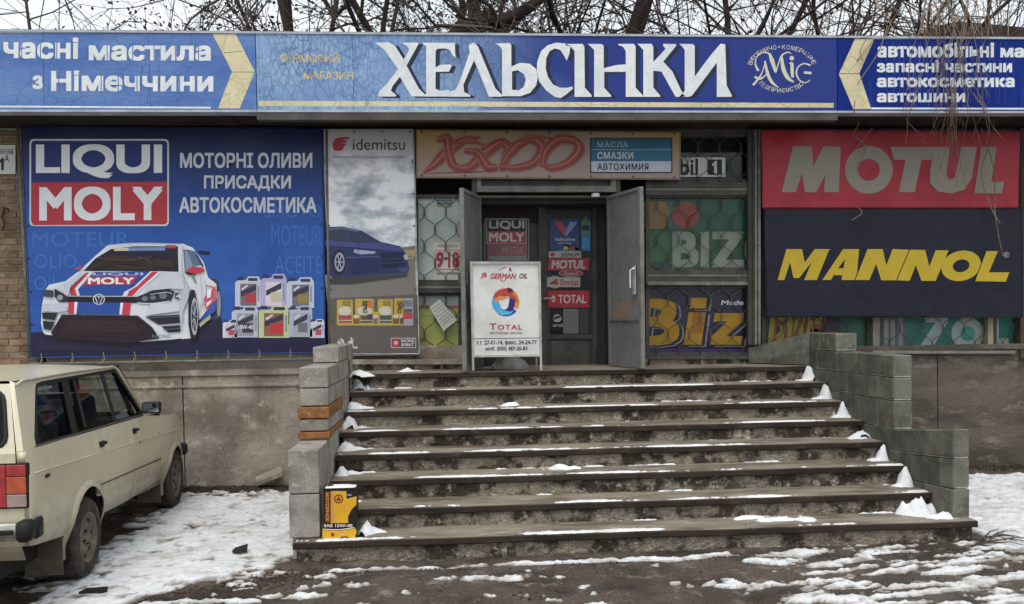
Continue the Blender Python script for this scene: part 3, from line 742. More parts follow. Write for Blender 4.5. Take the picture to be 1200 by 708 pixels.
for c, dx, dy in (('#8d8d97', 5.5, 2.5), ('#2a1d33', 3.5, 1.5), ('#93721f', 0, 0)):
    p.text('B', 742+dx, 350+dy, 800+dx, 405+dy, c, .05, shear=.10); p.poly([(810+dx, 349+dy), (829+dx, 349+dy), (827+dx, 361.5+dy), (808+dx, 361.5+dy)], c)
    p.poly([(807+dx, 366+dy), (827+dx, 366+dy), (822+dx, 404+dy), (801+dx, 404+dy)], c)
    p.poly([(838+dx, 367+dy), (872+dx, 367+dy), (870+dx, 378+dy), (851+dx, 394+dy), (870+dx, 394+dy), (868+dx, 404+dy), (832+dx, 404+dy), (834+dx, 394+dy), (852+dx, 377+dy), (836+dx, 377+dy)], c)
p.poly([(812, 366), (826, 366), (822, 390), (809, 390)], '#8a5a1e'); p.poly([(842, 369), (855, 369), (846, 374)], '#99652a')
p.text('Made in', 845, 352, 884, 357.5, '#b9b9c4', .03, shear=.2); p.box(757, 409, 884, 413, '#3a2a5f'); p.build('backing_board', wn)
grille(wn, 761, 334, 878, 416, 10.135, 12.5, 40, ph=.55)
# -- strip of windows under the right-hand banners
px_box('window_sill', 1023, 411, 1190, 414.5, 10.02, .12, STEEL, shop); px_box('window_sill', 893, 411, 1023, 414.5, 10.02, .12, STEELD, shop)
wn = window(893, 160, 1020, 412, 10.15)
p = Print(10.195); p.box(893, 160, 1020, 412, '#2d2a33'); p.box(893, 370, 990, 412, '#3a3140'); p.text('ВИР', 900, 352, 966, 402, '#8d8a36', .06, shear=.12); p.text('ВИР', 905, 354, 971, 404, '#7d4a35', .0, shear=.12); p.box(985, 372, 1020, 411, '#33594c'); p.build('backing_board', wn)
grille(wn, 896, 345, 1018, 411, 10.135, 12.5, 40)
px_box('window_post', 1023, 371, 1031, 412, 10.08, .1, STEEL, shop)
wn = window(1031, 160, 1158, 412, 10.15)
p = Print(10.195); p.box(1031, 160, 1158, 412, '#2c4a4a'); p.box(1060, 372, 1158, 412, '#2f6a60'); p.box(1031, 372, 1062, 412, '#5a5f60')
for x in (1036, 1044, 1053): p.box(x, 372, x+5, 411, '#7f8585')
p.poly([(1084, 372), (1112, 372), (1111, 377), (1095, 404), (1111, 404), (1111, 411), (1078, 411), (1078, 406), (1096, 378), (1084, 378)], '#96a19e')
p.ell(1134, 391, 19, 19, '#96a19e', .46); p.ell(1134, 391, 8.7, 8.7, '#3d8a7a'); p.build('backing_board', wn)
grille(wn, 1033, 345, 1156, 411, 10.135, 12.5, 40)
px_box('window_post', 1158, 371, 1164, 412, 10.08, .1, M('cream_post', '#8f8a70', s2=30, fine=.15, bump=.2), shop)
wn = window(1164, 160, 1196, 412, 10.15)
p = Print(10.195); p.box(1164, 160, 1200, 412, '#2f6a60'); p.text('L', 1164, 350, 1182, 409, '#96a19e', .06); p.build('backing_board', wn); grille(wn, 1166, 345, 1194, 411, 10.135, 12.5, 40)
px_box('window_post', 1196, 150, 1212, 420, 10.05, .3, M('brown_post', '#4b4039', '#3a312c', None, s2=30, fine=.25, bump=.4), shop)
# far right of the frame: plain boarded bay
px_box('boarded_bay', 1212, 158, 1420, 412, 10.12, .1, STEELD, shop)
# -- posts between the bays
for x0, x1, Y, m_ in ((377.5, 381.5, 10.03, STEELD), (484, 488, 10.08, STEELD), (877, 882.5, 10.07, STEELD), (884.8, 887.2, 10.0, STEEL), (888.5, 891.5, 9.99, STEEL)):
    px_box('facade_post', x0, 152, x1, 419 if x0 < 800 else 404, Y, .06, m_, shop)

# ------------------------------------------------------------------ doorway
dr = px_box('door_frame', 553, 206, 559, 432, 10.02, .2, STEELD, shop)
for q, m_, Y in (((722, 206, 727, 432), STEELD, 10.02), ((559, 218, 722, 225), STEEL, 10.0), ((559, 206, 564, 218), STEEL, 10.005), ((716, 206, 722, 218), STEEL, 10.005), ((564, 206, 716, 218), STEELD, 10.06), ((553, 229, 722, 232), STEELD, 10.03)):
    px_box('frame_bar', *q, Y, .14, m_, dr)
px_box('threshold', 553, 432.5, 727, 436, 9.98, .6, STEELD, dr)
# vestibule
a = atY(559, 430, 10.2).x; c = atY(718, 430, 10.2).x
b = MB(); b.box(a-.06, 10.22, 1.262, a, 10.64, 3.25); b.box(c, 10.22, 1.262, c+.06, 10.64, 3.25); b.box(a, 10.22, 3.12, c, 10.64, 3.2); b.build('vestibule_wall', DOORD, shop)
# inner door set, recessed
ID = 10.60
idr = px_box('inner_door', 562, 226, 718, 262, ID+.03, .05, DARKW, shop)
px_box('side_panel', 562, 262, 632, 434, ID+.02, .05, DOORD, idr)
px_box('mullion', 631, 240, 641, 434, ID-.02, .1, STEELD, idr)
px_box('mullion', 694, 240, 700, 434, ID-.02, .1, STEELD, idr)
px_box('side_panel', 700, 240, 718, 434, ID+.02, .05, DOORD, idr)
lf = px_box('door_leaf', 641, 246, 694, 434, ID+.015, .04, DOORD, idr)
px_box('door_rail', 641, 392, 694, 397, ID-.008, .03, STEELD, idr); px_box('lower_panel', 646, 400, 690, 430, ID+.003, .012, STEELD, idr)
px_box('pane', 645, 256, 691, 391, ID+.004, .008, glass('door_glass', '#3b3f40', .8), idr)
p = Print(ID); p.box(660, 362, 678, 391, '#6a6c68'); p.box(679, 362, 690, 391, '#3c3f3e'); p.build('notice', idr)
# stickers on the glass
def sticker(fn, nm='sticker'):
    p = Print(ID-.004); fn(p); return p.build(nm, idr)
def s1(p):
    p.rbox(567.5, 256, 620, 306, 2, '#8a8a84', 1.2); p.box(569.5, 256, 617.5, 286.5, '#8f8c88'); p.box(571, 257.5, 616, 271, '#262420'); p.box(571, 271, 616, 285, '#a04a52')
    p.text('LIQUI', 573, 258.5, 614.5, 269.5, '#b5b3ae', .05); p.text('MOLY', 573, 272.5, 614.5, 283.5, '#c9bcb8', .05)
def s2(p): p.box(571, 287, 618, 304, '#99545a'); p.box(573, 289, 586, 299, '#7a5a5c'); p.text('MOTUL', 588, 289, 615, 298, '#8c807a', .04, shear=.1); p.box(573, 300, 617, 304.5, '#87847d')
def s3(p):
    p.box(644.5, 257, 678.5, 293.5, '#2f4470'); p.poly([(649, 260), (658, 260), (664, 269), (662, 277)], '#b04752'); p.poly([(664, 269), (668, 260), (677, 260), (664, 277), (662, 275)], '#7c8fc4')
    p.text('Valvoline', 650, 278.5, 674, 282.5, '#b4b9c6', .02); p.text('мотор', 654, 284, 669, 287, '#b4b9c6', .01)
def s4(p):
    p.poly([(652, 289), (660, 286), (679, 291), (679, 299), (652, 297)], '#3c6a92'); p.ell(663, 291, 3, 2.4, '#b99a4a'); p.text('ДИЗЕЛЬ', 655, 294, 677, 297.6, '#8fa6bc', .02)
    p.ell(670, 291.5, 4, 2.6, '#8a4a3a')
def s5(p):
    p.box(684, 254, 688, 258.5, '#4f7a6a'); p.rbox(681, 259, 692, 294, 1.6, '#3b6d98'); p.rbox(681, 258.5, 692, 274, 1.6, '#50806f'); p.box(682.3, 264, 690.7, 270, '#20303a'); p.box(682.3, 278, 690.7, 291, '#3f86c0')
def s6(p): p.box(643, 294.5, 681, 302, '#a5a39c'); p.ell(647.5, 298.2, 3, 2.6, '#a04348'); p.text('XENUM', 657, 296, 679, 300.8, '#2c2a29', .04)
def s7(p): p.poly([(643, 303), (691, 302.5), (690, 317), (641.5, 317)], '#9c3340'); p.text('MOTUL', 646, 304.8, 687, 315, '#b8afa8', .06, shear=.12)
def s8(p): p.ell(669, 320.5, 14.5, 4, '#a5a099'); p.ell(669, 320.5, 13.6, 3.3, '#9c3842'); p.text('Castrol', 661, 318.7, 677, 322.3, '#b8b0aa', .02)
def s9(p): p.ell(650, 330.5, 9, 7.6, '#8d8f84'); p.box(641, 325, 680, 336.5, '#a5a49b'); p.text('OmniLab', 656, 327, 678.5, 334.4, '#9c3842', .03); p.poly([(643, 333), (653, 326), (654, 334)], '#9c3842')
def s10(p): p.box(642, 340.5, 690.5, 360.5, '#a82e3c'); p.text('TOTAL', 654, 345.5, 687, 355.5, '#c4bdb6', .03); p.ell(648.5, 350.3, 2.4, 4, '#c4bdb6', .5)
def s11(p): p.ell(653, 373, 5, 4.6, '#a3a5a2'); p.poly([(648, 372), (658, 369), (657, 372), (649, 375)], '#2a2c2c'); p.text('aral', 648, 379, 659, 383, '#a3a5a2', .03)
for f_, l_ in ((s1, 'black and red sticker'), (s2, 'faded pink sticker'), (s3, 'dark blue sticker with a red and blue letter V'), (s4, 'light blue sticker'), (s5, 'green and blue bottle-shaped sticker'), (s6, 'narrow white sticker'),
               (s7, 'red sticker with grey letters'), (s8, 'small red oval sticker'), (s9, 'pale sticker with a round badge'), (s10, 'large red sticker with white letters'), (s11, 'small white emblem')): sticker(f_)['label'] = l_
b = MB(); q = atY(637, 350, ID-.03); b.tube([q+Vector((0, 0, -.02)), q+Vector((-.0, -.05, 0)), q+Vector((.12, -.05, 0))], .011, 8); b.build('handle', WHITEM, idr)
# ceiling camera
cm = empty('security_camera', atY(698, 231, 9.99), 'small white dome camera under the lintel of the doorway', 'camera')
q = atY(698, 230, 9.98); b = MB(); b.ring([(0, .03), (.045, .03), (.05, .0), (.045, -.012)], q, 'z', 20); b.build('housing', WHITEP, cm, True)
b = MB(); b.ring([(.045, -.012), (.037, -.03), (.02, -.042), (0, -.046)], q, 'z', 20); b.build('dome', M('smoke_dome', '#35343a', rough=.1, fine=0, bump=0), cm, True)
# outer steel leaves, both standing open
def leaf(hx, sgn, th, wdt, label, z0=1.272, z1=3.17):
    """leaf hinged at (hx, 10.02); opens towards the street by th from square"""
    H = Vector((hx, 10.0, 0)); u = Vector((sgn*math.sin(th), -math.cos(th), 0)); n = Vector((-sgn*math.cos(th), -math.sin(th), 0))   # n faces the opening
    lfo = empty('steel_door_leaf', (hx, 10.0, z0), kind=None); lfo.parent = shop; lfo.location = Vector((hx, 10.0, z0))-wloc(shop); lfo['label'] = label
    def bb(a0, a1, zz0, zz1, d0, d1, name, mat):
        v = [H+u*a+n*d+Vector((0, 0, z)) for z in (zz0, zz1) for d in (d0, d1) for a in (a0, a1)]
        return mk(name, v, [(0, 2, 3, 1), (4, 5, 7, 6), (0, 1, 5, 4), (2, 6, 7, 3), (0, 4, 6, 2), (1, 3, 7, 5)], mat, lfo)
    bb(.03, wdt-.03, z0+.03, z1-.03, -.004, .004, 'door_sheet', DOORP)
    for q_ in ((0, .035, z0, z1), (wdt-.04, wdt, z0, z1), (.035, wdt-.04, z0, z0+.035), (.035, wdt-.04, z1-.035, z1), (.035, wdt-.04, z0+.50, z0+.53)): bb(*q_[:2], q_[2], q_[3], -.022, .022, 'frame_section', STEEL if q_[0] > .3 else DOORP)
    return lfo, bb, H, u, n
L, bb, H, u, n = leaf(atY(565, 430, 10.0).x, -1, R(17), .72, 'left steel door leaf seen nearly edge-on')
bb(.66, .70, 2.18, 2.30, -.06, .05, 'lock', STEELD)
Rr, bb, H, u, n = leaf(atY(715, 430, 10.0).x, 1, R(17), .76, 'right steel door leaf standing open with a silver handle')
bb(.60, .66, 2.05, 2.35, .022, .032, 'handle_plate', WHITEM)
b = MB(); q = H+u*.64+n*.03; b.tube([q+Vector((0, 0, 2.10)), q+n*.05+Vector((0, 0, 2.12)), q+n*.05+Vector((0, 0, 2.30)), q+Vector((0, 0, 2.32))], .011, 8); b.build('handle', M('chrome', '#c8c8c8', rough=.2, metal=1., fine=.05, bump=0), Rr)
bb(.06, .55, 1.80, 1.98, .0045, .006, 'peeling_sticker', M('peeled', '#77706a', '#8e6a52', '#60605e', s=9, s2=40, fine=.3, bump=.3))

# ------------------------------------------------------------------ fascia sign in three lengths
SY = 9.28
def F(px, py): return atY(px, py, SY)
BLUE_L = M('film_left', '#4468a8', '#5f80b2', '#5f6cb0', s=1.4, s2=12, fine=.10, rough=.42, bump=.15, bs=14, spec=.4, stretch=(.7, 1, 2.5), cracks=('#2f4374', 5, 9, .035, -5, -1.5, .55, .65))
BLUE_M = M('film_mid', '#86a2c4', '#7391bd', '#98b0cb', s=1.6, s2=12, fine=.10, rough=.45, bump=.2, bs=14, spec=.35, cracks=('#3f5a85', 24, 9.5, .13, -1.9, 2.2, 1., .12))
BLUE_R = M('film_right', '#0f2a7a', '#0d256e', '#1a3888', s=1.5, s2=12, fine=.10, rough=.5, bump=.12, bs=12, spec=.12, stretch=(1.6, 1, .10), cracks=('#1d2b66', 2, 1.5, .02, 1, 6, .5, .4))
# the middle panel fades from pale left to deep right: faded film blends along its length
def film_mid():
    m = BLUE_M; n = m.node_tree.nodes; l = m.node_tree.links; b = n['Principled BSDF']; src = b.inputs['Base Color'].links[0].from_socket
    g = n.new('ShaderNodeNewGeometry'); s = n.new('ShaderNodeSeparateXYZ'); l.new(g.outputs['Position'], s.inputs[0])
    t = n.new('ShaderNodeTexNoise'); t.inputs['Scale'].default_value = 1.2; a = n.new('ShaderNodeMath'); a.operation = 'MULTIPLY_ADD'; a.inputs[1].default_value = 1.6; l.new(g.outputs['Position'], t.inputs['Vector'])
    l.new(t.outputs[0], a.inputs[0]); l.new(s.outputs[0], a.inputs[2])
    r = n.new('ShaderNodeMapRange'); r.inputs[1].default_value = .4; r.inputs[2].default_value = 2.1; l.new(a.outputs[0], r.inputs[0])
    x = n.new('ShaderNodeMixRGB'); l.new(r.outputs[0], x.inputs[0]); l.new(src, x.inputs[1]); x.inputs[2].default_value = rgb('#122b7b')+(1,); l.new(x.outputs[0], b.inputs['Base Color'])
film_mid()
CREAM = M('cream_film', '#cfc5a0', '#c2b68f', '#d8cfae', s=2, s2=14, fine=.08, rough=.45, bump=.15, bs=14, cracks=('#77714f', 6, 7, .035, -5, 6, .7, .6))
WHT = M('white_film', '#dadcdc', '#cdd1d4', '#e2e2df', s=2.5, s2=16, fine=.07, rough=.45, bump=.12, bs=14, cracks=('#8b94a0', 8, 6, .03, -3, 5, .35, .3))
ALU = M('aluminium_trim', '#aeb2b8', '#989da5', None, s=4, s2=40, fine=.12, rough=.4, bump=.1, bs=40)
def fascia(x0, x1, ztop, zbot, mat, label, name='fascia_sign'):
    t = empty(name, ((x0+x1)/2, SY, zbot), label, 'shop sign', 'lengths of the long sign over the shop front')
    b = MB(); b.box(x0+.004, SY, zbot+.02, x1-.004, SY+.14, ztop-.02); b.build('panel', mat, t)
    b = MB(); b.box(x0+.002, SY-.012, ztop-.022, x1-.002, SY+.15, ztop); b.build('top_trim', ALU, t)
    b = MB(); b.box(x0+.002, SY-.012, zbot, x1-.002, SY+.15, zbot+.022); b.build('bottom_trim', ALU, t)
    return t
zt_, zb_ = 4.745, 3.935
xl, xm = F(300, 80).x, F(981, 80).x
fl = fascia(-9.1, xl, zt_, zb_, BLUE_L, 'blue sign length with white stencil lettering and a cream arrow pointing right')
fm = fascia(xl, xm, zt_, zb_, BLUE_M, 'long middle sign length with big white letters on cracked blue film')
fr = fascia(xm, 12.6, zt_, zb_, BLUE_R, 'deep blue sign length with four white lines beside a cream arrow pointing left')
P_ = lambda: Print(SY)
p = P_(); p.box(-300, 36.2, 248, 38.4, WHT, keep=True); p.poly([(-300, 122), (247, 125.2), (247, 127.4), (-300, 124.2)], WHT); p.build('border_line', fl)
p = P_(); p.poly([(249, 40), (276, 40), (298.5, 84), (281, 127), (255.5, 127), (272, 84)], CREAM); p.stroke([(262, 62), (285, 60)], [.8, .5], '#6b6446', 1, keep=True); p.stroke([(271, 84.5), (298.5, 84.5)], .7, '#6b6446', 1); p.build('arrow', fl)
p = P_(); p.text('часні', 4, 43, 92, 68.5, WHT, .055, dy=1); 
for x in (25, 47, 66, 84): p.box(x, 50, x+1.1, 72, BLUE_L, keep=True)
p.build('lettering', fl); p = P_(); p.text('мастила', 104, 53, 247, 71, WHT, .055, dy=.5)
for x in (125, 155, 180, 205, 232): p.box(x, 50, x+1.1, 72, BLUE_L, keep=True)
p.k += 1; p.build('lettering', fl)
p = P_(); p.text('з', 38, 88.5, 50, 104.5, WHT, .055, keep=True); p.text('Німеччини', 60, 82.5, 250, 107, WHT, .055, dy=.8)
for x in (68, 92, 118, 138, 160, 186, 210, 230): p.box(x, 84, x+1.1, 108, BLUE_L, keep=True)
p.k += 1; p.build('lettering', fl)
p = P_(); p.poly([(303, 118.2), (977, 120.8), (977, 126.2), (303, 124.4)], CREAM); p.box(303, 124.6, 560, 131, M('film_pale', '#8fb0cc', '#7f9fc0', None, s=3, s2=20, fine=.12, cracks=('#44648c', 12, 6, .12, -1.9, 1, .9, .3))); p.build('border_line', fm)
p = P_(); YEL = M('straw_film', '#c9b98c', '#b9a97e', None, s=4, s2=14, fine=.1, cracks=('#5b6a86', 9, 5, .08, -3, 3, .8, .8))
p.text('ФІРМОВИЙ', 328, 61, 397.5, 73.5, YEL, .03, dy=.5, keep=True); p.text('МАГАЗИН', 356, 83.5, 414, 93.5, YEL, .03, dy=.3); p.build('lettering', fm)
z3 = lambda q: [(440+a/5, 20+b_/5) for a, b_ in q]; z4 = lambda q: [(660+a/3.75, 20+b_/3.75) for a, b_ in q]
LET = [
 (z3([(5, 150), (75, 148), (112, 165), (165, 248), (198, 192), (185, 170), (160, 158), (162, 150), (250, 150), (252, 158), (182, 285), (255, 420), (292, 455), (290, 465), (210, 465), (143, 350), (100, 405), (90, 432), (122, 457), (118, 466), (15, 466), (20, 438), (72, 385), (132, 305), (52, 192), (8, 160)]),),
 (z3([(278, 150), (465, 152), (468, 238), (452, 225), (435, 192), (405, 184), (362, 186), (352, 200), (352, 298), (378, 280), (441, 278), (446, 290), (430, 320), (352, 322), (352, 420), (378, 432), (432, 428), (440, 466), (290, 466), (298, 440), (296, 170), (280, 160)]),),
 (z3([(545, 165), (575, 149), (600, 172), (703, 420), (742, 456), (740, 467), (664, 467), (578, 252), (515, 398), (520, 440), (556, 458), (556, 467), (436, 467), (436, 436), (468, 428), (492, 380), (553, 205)]),),
 (z3([(703, 156), (786, 152), (796, 165), (796, 290), (848, 268), (905, 274), (940, 303), (951, 350), (942, 400), (907, 444), (850, 464), (742, 464), (742, 192), (727, 170)]), z3([(800, 318), (835, 312), (870, 335), (881, 370), (868, 410), (840, 430), (800, 426)])),
 (z3([(1120, 256), (1104, 225), (1082, 192), (1050, 184), (1020, 200), (1001, 240), (997, 300), (1010, 350), (1040, 395), (1080, 414), (1120, 415), (1152, 408), (1157, 420), (1120, 452), (1086, 475), (1050, 468), (1000, 430), (960, 380), (945, 320), (948, 260), (970, 200), (1010, 165), (1060, 150), (1112, 155), (1142, 170), (1136, 218)]),),
 (z4([(10, 118), (85, 118), (93, 130), (95, 310), (126, 345), (125, 351), (50, 351), (50, 150), (32, 130), (12, 124)]),),
 (z4([(108, 118), (170, 119), (178, 128), (178, 225), (235, 211), (275, 208), (275, 150), (262, 130), (242, 124), (244, 118), (310, 118), (318, 130), (318, 310), (350, 345), (350, 351), (275, 351), (275, 241), (180, 241), (180, 310), (211, 345), (211, 351), (136, 351), (136, 145), (121, 130)]),),
 (z4([(326, 118), (388, 118), (396, 130), (396, 198), (450, 140), (438, 124), (440, 118), (497, 119), (494, 130), (440, 196), (480, 240), (518, 322), (536, 345), (534, 351), (494, 351), (432, 240), (396, 236), (396, 310), (426, 345), (426, 351), (352, 351), (352, 145), (339, 130)]),),
 (z4([(510, 118), (570, 119), (578, 128), (578, 262), (640, 178), (676, 135), (692, 117), (712, 120), (718, 300), (741, 344), (739, 351), (675, 351), (675, 200), (566, 345), (552, 351), (510, 351), (534, 325), (534, 145), (523, 130)]),)]
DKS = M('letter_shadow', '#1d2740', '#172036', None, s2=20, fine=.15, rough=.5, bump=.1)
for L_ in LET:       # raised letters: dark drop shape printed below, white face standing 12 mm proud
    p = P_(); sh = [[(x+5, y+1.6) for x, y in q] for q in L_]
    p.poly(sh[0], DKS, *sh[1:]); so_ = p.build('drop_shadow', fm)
for L_ in LET:
    p = P_(); p.k = 4
    p.poly(L_[0], WHT, *L_[1:]); p.build('letter', fm)
# round emblem
p = P_(); EM = '#c8c3ae'
p.arc('ВИРОБНИЧО-КОМЕРЦІЙНЕ', 916.5, 79, 38, 24, 168, 14, 5.2, 3.9, EM, .01); p.arc('ПІДПРИЄМСТВО', 916, 92, 26, 14, 205, 332, 5, 4, EM, .01)
e = lambda q: [(870+a/10.11, 45+b_/10.11) for a, b_ in q]
p.stroke(e([(190, 385), (155, 310), (165, 230), (220, 175), (290, 170), (340, 200)]), [3.2, 1.6, 1, 1.6, 2.4], EM); p.stroke(e([(320, 180), (350, 260), (395, 400)]), [2, 5.2, 3], EM)
p.stroke(e([(395, 410), (430, 290), (470, 200), (540, 165), (575, 185)]), [1.2, 1.4, 2, 1.5, 1], EM); p.stroke(e([(465, 215), (485, 360), (540, 470), (615, 520)]), [2.4, 5, 4.4, .8], EM)
p.stroke(e([(275, 265), (235, 400), (180, 490), (125, 555)]), [1, 1.3, 2.4, 2.8], EM); p.stroke(e([(265, 270), (300, 420), (350, 520), (430, 585)]), [2, 3.8, 3.6, .7], EM); p.stroke(e([(145, 455), (200, 480), (260, 450), (300, 400)]), [2.6, 3, 1.4, .8], EM)
p.ell(870+585/10.11, 45+235/10.11, 2.6, 2.6, EM, keep=True); p.stroke(e([(555, 300), (585, 300), (590, 400), (595, 465)]), [1, 3.6, 4, 2.6], EM)
p.stroke(e([(805, 320), (730, 300), (660, 340), (640, 420), (680, 500), (750, 525), (805, 490)]), [2.4, 1.4, 1.6, 2.2, 1.6, 1.2, .8], EM); p.stroke(e([(730, 405), (820, 412)]), 3, EM, 1)
p.build('emblem', fm)
p = P_(); p.box(1022, 43.8, 1420, 45.8, WHT, keep=True); p.poly([(1021, 126), (1420, 127), (1420, 129), (1021, 128.2)], WHT); p.build('border_line', fr)
p = P_(); p.poly([(1002, 45.5), (1024.5, 45.5), (1007, 86), (1021, 128), (1000, 128), (983, 87)], CREAM); p.stroke([(983, 86.3), (1007, 86.3)], .8, '#5b553c', 1); p.build('arrow', fr)
p = P_(); p.text('автомобільні', 1028, 50, 1165, 67.5, WHT, .06, keep=True); p.text('мастила', 1172, 56, 1262, 67.5, WHT, .06, keep=True); p.text('запасні частини', 1027.5, 70.5, 1186, 85, WHT, .06, keep=True)
p.text('автокосметика', 1027.5, 91, 1189, 102.3, WHT, .06, keep=True); p.text('автошини', 1027.5, 109, 1131, 120, WHT, .06)
for i in range(22): x = 1040+i*6.6+random.uniform(-1, 1); p.stroke([(x, 49), (x+random.uniform(-1, 1), 88), (x+random.uniform(-2, 2), 121)], .55, '#2f4a9a', 1, keep=True)
p.k += 1; p.build('lettering', fr)
for T_, xs_ in ((fl, (-3.98, -2.95)), (fm, (-.93, .17, 1.22, 2.2, 3.2)), (fr, (5.2,))):
    for x in xs_: MB().box(x-.002, SY-.0012, zb_+.022, x+.002, SY+.002, zt_-.022).build('panel_seam', M('seam', '#3c4a66', s2=20, fine=.2, bump=0), T_)
b = MB(); b.box(xl, SY-.006, zb_-.075, xm, SY+.10, zb_-.003); b.build('flashing', M('grey_flashing', '#57534f', '#48443f', None, s=3, fine=.2, bump=.2), shop)
sv2 = MB(); sv2.grid(lambda u, v: (-9+21.5*u, SY-.01+.15*v, zt_+.003+.016*max(0, .4+fbm(-9+21.5*u, v, 1.5)+.4*fbm(-9+21.5*u, v, 9))*math.sin(math.pi*min(1, max(0, v)))), 700, 4)
tag(sv2.build('snow_cap', SNOW, None, True), 'thin line of snow along the top of the sign', kind='stuff')

# ------------------------------------------------------------------ banners
def banner(name, q, Y, mat, label, cat='banner', eye=None, sag=.0):
    """vinyl sheet stretched on the wall; q = outline corners (tl, tr, br, bl)"""
    P = [atY(*c, Y) for c in q]
    t = empty(name, (P[0]+P[1]+P[2]+P[3])/4, label, cat)
    b = MB(); nu, nv = 40, 24
    def fr(u, v):
        p = P[0].lerp(P[1], u).lerp(P[3].lerp(P[2], u), v); return p
    b.grid(lambda u, v: fr(u, v), nu, nv)
    pts = [fr(u, 1) for u in (0, 1)]
    for a_, b_ in ((P[0], P[1]), (P[1], P[2]), (P[2], P[3]), (P[3], P[0])): b.bar(a_+Vector((0, .006, 0)), b_+Vector((0, .006, 0)), .012)
    b.build('sheet', mat, t)
    if eye:
        m = MB(); nt_, ns, sides = eye
        def ey(p): m.ring([(.012, 0), (.012, -.004), (.005, -.004)], p, 'y', 10)
        if 't' in sides:
            for i in range(nt_): ey(P[0].lerp(P[1], (i+.1)/(nt_-.8)*.99+.003)+Vector((0, -.001, -.022)))
        if 'b' in sides:
            for i in range(nt_): ey(P[3].lerp(P[2], (i+.1)/(nt_-.8)*.99+.003)+Vector((0, -.001, .022)))
        if 's' in sides:
            for i in range(1, ns): 
                ey(P[0].lerp(P[3], i/ns)+Vector((.022, -.001, 0))); ey(P[1].lerp(P[2], i/ns)+Vector((-.022, -.001, 0)))
        m.build('eyelets', M('eyelet', '#34322f', rough=.4, fine=.1, bump=0), t)
    return t, P
# big blue one
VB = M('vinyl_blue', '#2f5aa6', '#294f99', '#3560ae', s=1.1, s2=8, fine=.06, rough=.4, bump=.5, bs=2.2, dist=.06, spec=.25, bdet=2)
def top_fade(m, z0, z1, c):      # blends the sheet's blue into navy towards the top
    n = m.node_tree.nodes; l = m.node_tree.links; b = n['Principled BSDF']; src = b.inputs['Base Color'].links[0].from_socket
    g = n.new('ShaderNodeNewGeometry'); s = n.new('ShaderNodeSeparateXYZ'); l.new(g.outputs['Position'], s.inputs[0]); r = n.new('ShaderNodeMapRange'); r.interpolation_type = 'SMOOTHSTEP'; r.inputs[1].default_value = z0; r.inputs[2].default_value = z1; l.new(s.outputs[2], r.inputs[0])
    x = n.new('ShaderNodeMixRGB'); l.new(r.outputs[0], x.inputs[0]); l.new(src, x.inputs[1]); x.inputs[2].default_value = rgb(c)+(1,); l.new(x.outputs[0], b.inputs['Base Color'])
top_fade(VB, 2.7, 3.95, '#1c2146')
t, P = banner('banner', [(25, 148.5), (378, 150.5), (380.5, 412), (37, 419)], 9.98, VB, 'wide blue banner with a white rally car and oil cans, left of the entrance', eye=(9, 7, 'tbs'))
BY = 9.98
p = Print(BY); p.poly([(36.6, 392), (380.3, 393), (380.5, 411.5), (37, 418.5)], '#1f1d3c'); p.poly([(36, 390), (120, 384), (250, 388), (262, 396), (380, 397), (380, 402), (36, 404)], '#211f3f'); p.build('printed_floor', t)
p = Print(BY, base=.004); p.rbox(34.5, 163, 198, 265, 5, '#c9cace'); p.rbox(36.5, 165, 196, 263, 4, '#1e2f6c'); p.poly([(36.6, 214), (196, 213), (196, 261), (193, 263), (39, 264), (37.5, 261)], '#ad3540'); p.build('logo_panel', t)
p = Print(BY, base=.008); p.text('LIQUI', 42, 169, 190, 209, '#dedfe2', .05, keep=True); p.text('MOLY', 46, 219, 191, 259, '#dedfe2', .055, dy=-.6); p.build('lettering', t)
p = Print(BY, base=.004); p.text('МОТОРНІ ОЛИВИ', 211, 179, 366, 197, '#c6c9d2', .045, keep=True); p.text('ПРИСАДКИ', 239, 205.5, 341, 224, '#c6c9d2', .045, keep=True); p.text('АВТОКОСМЕТИКА', 210, 231, 371, 249.5, '#c6c9d2', .045); p.build('lettering', t)
p = Print(BY, base=.004)
for bd, a in (('MOTEUR', (38, 272, 152, 289)), ('OLIO', (40, 298, 90, 314)), ('OIL', (40, 324, 70, 340)), ('SMOTO', (310, 240, 377, 255)), ('MOTEUR', (318, 264, 377, 288)), ('ACEITE', (322, 300, 377, 321))):
    p.base = .0008; p.text(bd, *a, '#3c69b4', -.012); p.build('faint_lettering', t)
# rally car print (picture traced on the sheet)
K = lambda q: [(30+a/4.72, 265+b_/4.72) for a, b_ in q]
p = Print(BY, base=.005); WC = '#d3d6dc'; WS = '#a9aeba'; DK = '#232030'
p.poly(K([(60, 640), (200, 480), (900, 560), (1080, 500), (1100, 620), (900, 650), (620, 690), (60, 690)]), '#26223a')
p.poly(K([(955, 135), (1020, 142), (1015, 160), (960, 155)]), DK)
p.poly(K([(1010, 290), (1060, 295), (1085, 400), (1080, 500), (1050, 520), (1020, 480)]), '#3b3f4c'); p.ell(*K([(1068, 430)])[0], 2.6, 15, '#8d919c')
p.poly(K([(110, 350), (130, 325), (220, 305), (300, 245), (380, 170), (455, 105), (600, 92), (870, 97), (925, 120), (985, 200), (1010, 285), (1055, 320), (1060, 400), (1000, 470), (960, 520), (920, 620), (860, 625), (640, 640), (100, 600), (85, 540), (90, 440)]), WC)
p.poly(K([(90, 480), (180, 480), (150, 590), (95, 580)]), '#b9bdc8')
p.poly(K([(900, 130), (940, 140), (985, 215), (930, 222), (905, 260), (880, 262), (872, 130)]), '#5f6e8c'); p.poly(K([(880, 140), (892, 135), (925, 215), (905, 255), (885, 256)]), '#8694ac'); p.poly(K([(935, 150), (950, 160), (985, 225), (975, 228)]), '#33405c')
